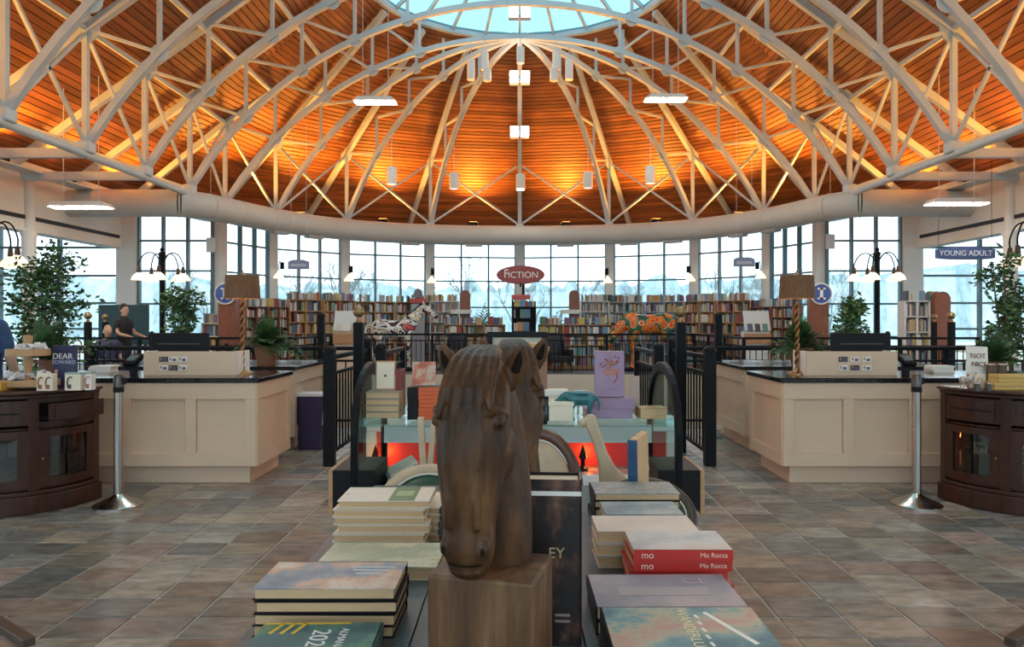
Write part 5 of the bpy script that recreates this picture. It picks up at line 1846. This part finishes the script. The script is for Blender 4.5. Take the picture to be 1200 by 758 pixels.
# --- things on the glass
gz0 = GZ
gry = mat('cover_taupe', (.30, .27, .24), .5, var=.1)
for i in range(4):
    book('%s taupe book of the stack at the left end of the glass' % ORDT[3 - i], gx(451, 3.75), 3.75, gz0 + i * .0335, .175, .13, .032, gry, rnd.uniform(-.03, .03), 'back', group='taupe stack on the glass')
t = thing('framed_card', 'cream framed card standing on the taupe book stack', 'card', (gx(452, 3.78), 3.78, gz0 + .135))
M().box((0, 0, .076), (.105, .012, .152), rx=-.1).build('frame', tanw, t, bevel=.003)
M().box((0, -.006, .076), (.09, .006, .136), rx=-.1).build('card', paper, t)
M().box((0, -.0095, .075), (.012, .002, .01), rx=-.1).build('emblem', black, t)
orm = mat('cover_orange', (.62, .10, .02), .45)
for i in range(8):
    t = book('%s orange and black book of the stack beside the bust' % (ORDT[7 - i] if 7 - i < 7 else 'lowest'), gx(500, 3.7), 3.7, gz0 + i * .0205, .175, .13, .0195, dk, rnd.uniform(-.03, .03), 'front', spine_m=orm, group='orange and black stack on the glass')
    M().box((-.06, -.0665, .0098), (.056, .002, .0195)).build('spine_label', dk, t)
t = thing('picture_card', 'painted landscape card standing on the orange stack', 'card', (gx(497, 3.72), 3.72, gz0 + .166))
M().box((0, 0, .06), (.12, .01, .12), rx=-.12).build('card', cover_mat('card_scene', [(.3, (.10, .06, .06)), (.45, (.55, .12, .05)), (.55, (.55, .40, .30)), (.7, (.50, .46, .45))], 14), t)
t = thing('standing_book', 'dark red book standing between the cream card and orange stack', 'book', (gx(469, 3.85), 3.85, gz0))
M().box((0, 0, .12), (.03, .15, .24)).build('cover', mat('cover_wine', (.22, .02, .02), .4), t)
M().box((0, 0, .121), (.022, .145, .238)).build('pages', paper, t)
pur = mat('cover_lilac', (.32, .22, .34), .5, var=.08, scale=30)
t = book('lower lilac book lying on the right of the glass', gx(711, 3.75), 3.75, gz0, .24, .16, .05, pur, .03, 'front', group='lilac books on the glass')
t = book('upper lilac book lying on the right of the glass', gx(717, 3.75), 3.75, gz0 + .051, .22, .155, .05, pur, -.04, 'front', group='lilac books on the glass')
t = thing('standing_book', 'lilac book with an orange tree pattern standing upright', 'book', (gx(714, 3.76), 3.76, gz0 + .102))
M().box((0, 0, .118), (.152, .03, .236), rx=-.06).build('cover', pur, t, bevel=.002)
M().box((0, .001, .1195), (.145, .024, .236), rx=-.06).build('pages', paper, t)
r = random.Random(9)
go = mat('print_orange', (.55, .18, .05), .4)
rd = mat('print_brown', (.30, .09, .08), .4)
for i in range(26):
    M().ball((r.gauss(.012, .026), -.0165 + .055 * .0, .175 + r.gauss(0, .018)), (.006, .003, .0045), 7, 5).build('blossom_print', rd if i % 2 else go, t)
for i in range(3):
    M().box((.012, -.0165, .14 - .011 * i), (.09 - .012 * i, .003, .006)).build('title_print', go, t)
M().tube([(.02, -.0155, .07), (.04, -.0145, .10), (.035, -.0135, .13)], .004, 5).build('stem_print', rd, t)
for i in range(8):
    M().ball((-.05 + .013 * i, -.0175, .03 + .012 * math.sin(i * 1.4)), (.006, .003, .005), 7, 5).build('blossom_print', rd, t)
book('thick golden edged book at the right end of the glass', gx(763, 3.72), 3.72, gz0, .14, .12, .055, mat('cover_gold', (.42, .27, .08), .4, var=.1), .05, 'back')
t = thing('kraft_box', 'cream kraft gift box between bust and teal figure', 'box', (gx(657, 3.62), 3.62, gz0))
M().bx(-.06, .06, -.05, .05, 0, .085).build('carton', paper, t, bevel=.003)
M().bx(-.063, .063, -.053, .053, .075, .098).build('lid', paper, t, bevel=.003)
t = thing('kraft_box', 'second cream gift box behind the first on the glass', 'box', (gx(652, 3.85), 3.88, gz0))
M().bx(-.06, .06, -.05, .05, 0, .12).build('carton', paper, t, bevel=.003)
M().bx(-.062, .062, -.052, .052, .10, .13).build('lid', cardw, t, bevel=.003)
t = thing('dark_bottle', 'small dark bottle beside the cream gift boxes', 'bottle', (gx(640, 3.6), 3.6, gz0))
M().lathe([(.02, 0), (.022, .01), (.022, .06), (.01, .08), (.01, .1), (.013, .1), (.013, .11)], n=14).build('glass_body', mat('bottle_dark', (.015, .015, .02), .2), t, smooth=50)
M().lathe([(.013, .11), (.012, .12)], n=12).build('cap', black, t)
t = thing('teal_horse', 'teal cast horse figure leaning over the glass edge', 'figurine', (gx(680, 3.6), 3.6, gz0), PI)
m = M()
tealm = mat('teal_cast', (.03, .16, .18), .3, var=.35, scale=14)
m.limb([(-.05, 0, .11, .032), (.0, 0, .105, .032), (.045, 0, .11, .034)], side=(0, 1, 0))
m.limb([(.045, 0, .12, .026), (.075, 0, .125, .02), (.10, 0, .105, .016), (.125, 0, .09, .012)], side=(0, 1, 0))
for x in (-.05, .035):
    for y in (-.02, .02):
        m.limb([(x, y, .09, .014), (x + .006, y, .045, .009), (x, y, .004, .01)], n=8)
m.limb([(-.075, 0, .12, .008), (-.095, 0, .09, .008), (-.09, 0, .05, .005)], n=8)
organic('body', m, tealm, t, .006)
M().bx(-.035, .03, -.03, .03, .135, .15).build('saddle', mat('saddle_teal', (.12, .30, .34), .3), t, bevel=.004)
t = thing('price_card', 'small pinkish card standing on the right of the glass', 'card', (gx(744, 3.9), 3.9, gz0))
M().box((0, 0, .10), (.05, .008, .2), rx=-.08).build('card', mat('card_pink', (.55, .42, .36), .6), t)
# black framed board behind the busts
t = thing('framed_board', 'black framed board standing behind the horse busts', 'board', (gx(606, 5.3), 5.3, 0))
fw = .22
for a in (-1, 1):
    M().bx(min(a * fw, a * (fw - .04)), max(a * fw, a * (fw - .04)), 0, .03, .5, 1.32).build('frame_stile', blackpl, t)
    M().bar((a * .16, .02, .52), (a * .2, .12, 0), .025).build('leg', blackpl, t)
for z in (.5, 1.28):
    M().bx(-fw + .04, fw - .04, 0, .03, z, z + .04).build('frame_rail', blackpl, t)
M().bx(-fw + .04, fw - .04, .015, .025, .54, 1.28).build('panel', mat('board_cream', (.50, .46, .38), .5, var=.2), t)
t = thing('golden_book', 'golden yellow book leaning behind the rear bust ears', 'book', (gx(622, 4.3), 3.98, gz0))
M().box((0, 0, .19), (.11, .03, .36), ry=.25).build('cover', mat('cover_yellow', (.60, .36, .08), .4), t, bevel=.002)
M().box((0, .001, .192), (.105, .024, .36), ry=.25).build('pages', paper, t)
t = thing('standing_book', 'brown and cream book standing right of the rear bust', 'book', (gx(637, 3.95), 3.95, gz0))
M().box((0, 0, .15), (.035, .14, .30)).build('cover', mat('cover_brown', (.26, .12, .06), .4), t)
M().box((0, 0, .151), (.025, .135, .30)).build('pages', paper, t)

# ================================================================ PAINTED HORSES
def paint_mat(name, kind):
    m = bpy.data.materials.new(name)
    m.use_nodes = True
    N, L = m.node_tree.nodes, m.node_tree.links
    b = N['Principled BSDF']
    b.inputs['Roughness'].default_value = .25
    tc = N.new('ShaderNodeTexCoord')
    cr = N.new('ShaderNodeValToRGB')
    cr.color_ramp.interpolation = 'CONSTANT'
    if kind == 'swirl':
        no = N.new('ShaderNodeTexNoise')
        no.inputs['Scale'].default_value = 1.5
        no.inputs['Detail'].default_value = 1
        no.inputs['Distortion'].default_value = 2.6
        L.new(tc.outputs['Object'], no.inputs['Vector'])
        L.new(no.outputs[0], cr.inputs[0])
        st = [(0, (.55, .05, .04)), (.33, (.03, .03, .04)), (.42, (.82, .80, .76)), (.50, (.03, .03, .04)), (.535, (.82, .80, .76)), (.60, (.70, .50, .08)), (.63, (.03, .03, .04)), (.66, (.82, .80, .76))]
    else:
        vo = N.new('ShaderNodeTexVoronoi')
        vo.inputs['Scale'].default_value = 4.6
        L.new(tc.outputs['Object'], vo.inputs['Vector'])
        L.new(vo.outputs['Distance'], cr.inputs[0])
        st = [(0, (.70, .40, .05)), (.12, (.75, .20, .03)), (.36, (.55, .05, .03)), (.46, (.80, .30, .05)), (.56, (.05, .16, .08)), (.68, (.03, .08, .06))]
    e = cr.color_ramp.elements
    e[0].position, e[0].color = st[0][0], rgb(st[0][1])
    e[1].position, e[1].color = st[1][0], rgb(st[1][1])
    for p, c in st[2:]:
        e.new(p).color = rgb(c)
    L.new(cr.outputs[0], b.inputs['Base Color'])
    return m


swirl, flower = paint_mat('swirl_paint', 'swirl'), paint_mat('flower_paint', 'flower')


def painted_horse(lab, x, y, rz, sc, graze, pm, lm):
    t = thing('painted_horse', lab, 'sculpture', (x, y, 0), rz)
    S = (0, 1, 0)
    m = M()
    m.limb([(-.66, 0, 1.36, .20, .20), (-.5, 0, 1.36, .26, .28), (-.15, 0, 1.30, .27, .29), (.2, 0, 1.28, .27, .30), (.48, 0, 1.34, .23, .30)], S, 16)
    if graze:
        m.limb([(.42, 0, 1.42, .17, .25), (.68, 0, 1.34, .13, .20), (.90, 0, 1.12, .10, .15), (1.02, 0, .98, .09, .12)], S, 14)
        m.limb([(1.0, 0, 1.06, .095, .12), (1.08, 0, .90, .095, .13), (1.16, 0, .72, .07, .085), (1.19, 0, .60, .06, .065)], S, 14)
        ears = [(.98, 1.14), (-.4, 1)]
        eb = (1.0, 1.12)
        et = (.97, 1.27)
    else:
        m.limb([(.42, 0, 1.44, .17, .26), (.68, 0, 1.68, .125, .20), (.86, 0, 1.92, .095, .14), (.95, 0, 2.02, .08, .10)], S, 14)
        m.limb([(.92, 0, 2.02, .09, .11), (1.05, 0, 1.94, .10, .135), (1.25, 0, 1.78, .07, .09), (1.38, 0, 1.68, .06, .07)], S, 14)
        eb = (.93, 2.08)
        et = (.95, 2.24)
    for s in (-1, 1):
        m.limb([(eb[0], s * .06, eb[1], .03), ((eb[0] + et[0]) / 2 + .01, s * .075, (eb[1] + et[1]) / 2, .03), (et[0], s * .075, et[1], .01)], n=8)
        m.limb([(.44, s * .15, 1.22, .10, .15), (.45, s * .15, .92, .075, .09), (.45, s * .15, .66, .06, .065), (.44, s * .15, .36, .038, .042), (.45, s * .15, .13, .045, .048), (.48, s * .15, .05, .06, .07)], S, 10)
        m.limb([(-.55, s * .15, 1.25, .12, .22), (-.52, s * .16, .98, .10, .15), (-.60, s * .16, .76, .07, .085), (-.70, s * .16, .60, .055, .065), (-.66, s * .16, .34, .038, .042), (-.64, s * .16, .13, .045, .048), (-.60, s * .16, .05, .06, .07)], S, 10)
    m.limb([(-.80, 0, 1.48, .06), (-.93, 0, 1.30, .075), (-.95, 0, .95, .07), (-.92, 0, .65, .03)], S, 10)
    o = organic('body', m, pm, t, .022, smooth_it=3)
    for v in (o,):
        v.location.z = .06
    M().bx(-.95, .75, -.3, .3, 0, .06).build('base_plate', black, t, bevel=.01)
    for s in (-1, 1):
        if graze:
            M().ball((1.09, s * .085, 1.04), (.022, .015, .022), 8, 6).build('eye', black, t)
        else:
            M().ball((1.03, s * .09, 2.06), (.022, .015, .022), 8, 6).build('eye', black, t)
    mm = M()
    cr = [(.45, 1.72), (.62, 1.90), (.80, 2.08), (.92, 2.17)] if not graze else [(.42, 1.72), (.66, 1.60), (.88, 1.36), (1.0, 1.22)]
    mm.limb([(a, 0, b + .02, .02, .05) for a, b in cr], S, 8)
    mm.build('mane', lm, t, smooth=80)
    t.scale = (sc, sc, sc)
    return t


painted_horse('white painted horse statue with black, red and yellow swirls', gx(470, 20.9) - .1, 20.4, .0, .86, False, swirl, black)
painted_horse('grazing painted horse statue covered in orange flowers', gx(757, 20.4) + .05, 20.3, PI, .96, True, flower, mat('mane_green', (.04, .16, .08), .4))

# ================================================================ PEOPLE
skin = mat('skin', (.45, .27, .19), .5)


def person(lab, x, y, rz, h, shirt, hairm, trousers, seated=False, arm_out=False, bald=False, z0=0., hair_len=0):
    t = thing('person', lab, 'person', (x, y, z0), rz)
    k = h / 1.75
    b = M()
    sh = M()
    tr = M()
    hip = .95 if not seated else .48
    dz = hip - .95

    def Z(z):
        return z + dz
    # continuous body (faces -y)
    b.limb([(0, 0, Z(.92), .15, .11), (0, 0, Z(1.1), .135, .10), (0, -.01, Z(1.3), .165, .11), (0, 0, Z(1.42), .15, .085), (0, .005, Z(1.49), .062, .06), (0, -.01, Z(1.54), .055, .058)], n=16)
    b.limb([(0, -.015, Z(1.535), .05, .062), (0, -.02, Z(1.60), .070, .088), (0, -.01, Z(1.67), .074, .096), (0, .0, Z(1.72), .058, .072)], n=16)
    b.ball((0, -.108, Z(1.612)), (.014, .022, .022), 8, 6)
    for s in (-1, 1):
        b.ball((s * .076, .0, Z(1.615)), (.010, .02, .032), 8, 6)
        el = (s * .25, -.02, Z(1.12)) if not arm_out else (s * .24, -.08, Z(1.14))
        ha = (s * .25, -.12, Z(.90)) if not arm_out else (s * .20, -.36, Z(1.06))
        arm = [(s * .17, 0, Z(1.40), .052), (s * .225, .0, Z(1.28), .047), (*el, .04), ((el[0] + ha[0]) / 2, (el[1] + ha[1]) / 2, (el[2] + ha[2]) / 2, .034), (*ha, .025)]
        b.limb(arm, n=10)
        d = (Vector(ha) - Vector(el)).normalized()
        hv = Vector(ha)
        pe = hv + d * .09
        b.limb([(*hv, .022, .022), (*(hv + d * .05), .036, .016), (*pe, .034, .013)], n=8)
        for f in range(4):
            q = pe + Vector(((f - 1.5) * .017, 0, 0))
            ln = (.065, .075, .07, .055)[f]
            b.limb([(*q, .008), (*(q + d * ln * .5 + Vector((0, 0, -.005))), .0075), (*(q + d * ln + Vector((0, .0, -.018))), .006)], n=6, sub=2)
        th = hv + d * .03 - Vector((s * .03, 0, 0))
        b.limb([(*th, .010), (*(th + d * .03 - Vector((s * .018, 0, 0))), .009), (*(th + d * .06 - Vector((s * .022, 0, 0))), .007)], n=6, sub=2)
        sh.limb([(s * .165, 0, Z(1.405), .064), (s * .225, 0, Z(1.28), .058), (s * .235, -.005, Z(1.18), .056)] + ([] if not arm_out else []), n=10)
        if seated:
            leg = [(s * .09, 0, .5, .09), (s * .11, -.22, .52, .08), (s * .11, -.44, .5, .062), (s * .11, -.45, .28, .055), (s * .11, -.43, .08, .04)]
        else:
            leg = [(s * .085, 0, .93, .095), (s * .095, 0, .72, .085), (s * .095, -.01, .5, .062), (s * .095, .01, .3, .058), (s * .095, .01, .09, .04)]
        b.limb([(a, c, d_, e * .9) for a, c, d_, e in leg], n=10)
        tr.limb([(a, c, d_, e * 1.12) for a, c, d_, e in leg], n=12)
        f = leg[-1]
        M().limb([(f[0], f[1] + .05, .045, .042, .042), (f[0], f[1] - .06, .045, .046, .04), (f[0], f[1] - .16, .035, .042, .028)], n=10).build('shoe', blackpl, t, smooth=80)
    tr.limb([(0, 0, Z(.88), .15, .115), (0, 0, Z(1.0), .155, .12)], n=14)
    sh.limb([(0, 0, Z(.88), .175, .135), (0, 0, Z(1.1), .165, .13), (0, -.01, Z(1.3), .198, .14), (0, 0, Z(1.405), .19, .115), (0, .005, Z(1.475), .085, .085)], n=18)
    organic('body', b, skin, t, .010, smooth_it=2)
    organic('shirt', sh, shirt, t, .012, smooth_it=4)
    organic('trousers', tr, trousers, t, .012, smooth_it=4)
    hm = M()
    if bald:
        hm.limb([(-.07, .03, Z(1.62), .012, .03), (0, .085, Z(1.62), .012, .035), (.07, .03, Z(1.62), .012, .03)], n=8)
    else:
        hm.limb([(0, .03, Z(1.60 - hair_len), .066, .062), (0, .018, Z(1.68), .08, .095), (0, -.015, Z(1.735), .068, .078)], n=14)
    hm.build('hair', hairm, t, smooth=80)
    for s in (-1, 1):
        M().ball((s * .028, -.098, Z(1.635)), (.011, .006, .007), 8, 6).build('eye', black, t)
        M().box((s * .028, -.103, Z(1.655)), (.03, .008, .006)).build('eyebrow', hairm, t)
    M().box((0, -.1, Z(1.572)), (.04, .008, .008)).build('mouth', mat('lips', (.35, .13, .10), .5), t, bevel=.003)
    t.scale = (k, k, k)
    return t


hair_d = mat('hair_dark', (.03, .02, .015), .6)
hair_w = mat('hair_grey', (.5, .48, .45), .6)
jeans = mat('dark_trousers', (.03, .035, .06), .8)
person('person in a black shirt standing before the dark teal board', gx(145, 15.75), 15.75, 1.35, 1.74, mat('shirt_black', (.012, .012, .016), .8), hair_d, jeans, arm_out=True)
person('seated bald person left of the person in black', gx(126, 15.25), 15.25, .9, 1.78, mat('shirt_violet', (.05, .05, .12), .8), hair_w, jeans, seated=True, bald=True)
person('person in a blue denim shirt at the left picture edge', gx(-22, 5.98), 5.98, PI - .1, 1.70, mat('denim_blue', (.02, .055, .13), .85, var=.3, scale=30, bump=.1), hair_d, jeans)
t = thing('stool', 'plain stool under the seated bald person', 'stool', (gx(126, 15.25), 15.25, 0))
M().lathe([(.19, .37), (.19, .40)], n=20).build('seat', oak, t)
for a in range(4):
    M().tube([(.12 * math.cos(a * PI / 2 + .8), .12 * math.sin(a * PI / 2 + .8), .37), (.16 * math.cos(a * PI / 2 + .8), .16 * math.sin(a * PI / 2 + .8), 0)], .014, 6).build('leg', oak, t)
t = thing('teal_board', 'dark teal display board behind the person in black', 'board', (gx(144.5, 16.6), 16.6, 0))
M().bx(-.575, .575, 0, .05, .85, 1.77).build('board', mat('board_teal', (.015, .055, .07), .6), t, bevel=.01)
for s in (-1, 1):
    M().bx(s * .5 - .03, s * .5 + .03, 0, .05, 0, .85).build('leg', black, t)
# cafe tables and clutter behind the side railings
for i, (px, d, lab) in enumerate(((85, 12 + 3.6, 'small cafe table left of the ball topped post'), (228, 15.9, 'small cafe table right of the teal board'), (1140, 15.9, 'small cafe table right of the right ball post'))):
    t = thing('cafe_table', lab, 'table', (gx(px, d), d, 0))
    M().lathe([(.35, .72), (.36, .735), (.35, .75)], n=28).build('top', (redwood, cardw, cardw)[i], t, smooth=40)
    M().lathe([(.22, 0), (.22, .02), (.03, .05), (.03, .72)], n=18).build('pedestal', black, t, smooth=40)
# ================================================================ SHELF BOOKS: the 280 that show largest singly, the rest as one mass
BOOKS.sort(key=lambda b: -b[0])
for i, (sz, c, d, ang, k, phrase) in enumerate(BOOKS[:280]):
    q = (round(d[0] * 200), round(d[2] * 40), k)
    if q not in boxmesh:
        boxmesh[q] = M().box((0, 0, 0), (q[0] / 200 - .001, d[1], q[1] / 40)).mesh('shelf_book', bkm[k])
    o = link('shelf_book', boxmesh[q], None, (c.x, c.y, c.z - d[2] / 2 + q[1] / 80), (0, 0, ang))
    tag(o, phrase, 'book', phrase.replace('upright book', 'upright books').replace('paperback in', 'paperbacks in').replace('book in', 'books in').replace('book standing', 'books standing'))
st = M()
for sz, c, d, ang, k, phrase in BOOKS[280:]:
    st.k = k
    st.box(c, d, rz=ang)
o = st.build('far_shelf_books', bkm)
tag(o, 'rows of book spines filling the far shelves', 'books', kind='stuff')
print('BOOKS', len(BOOKS))
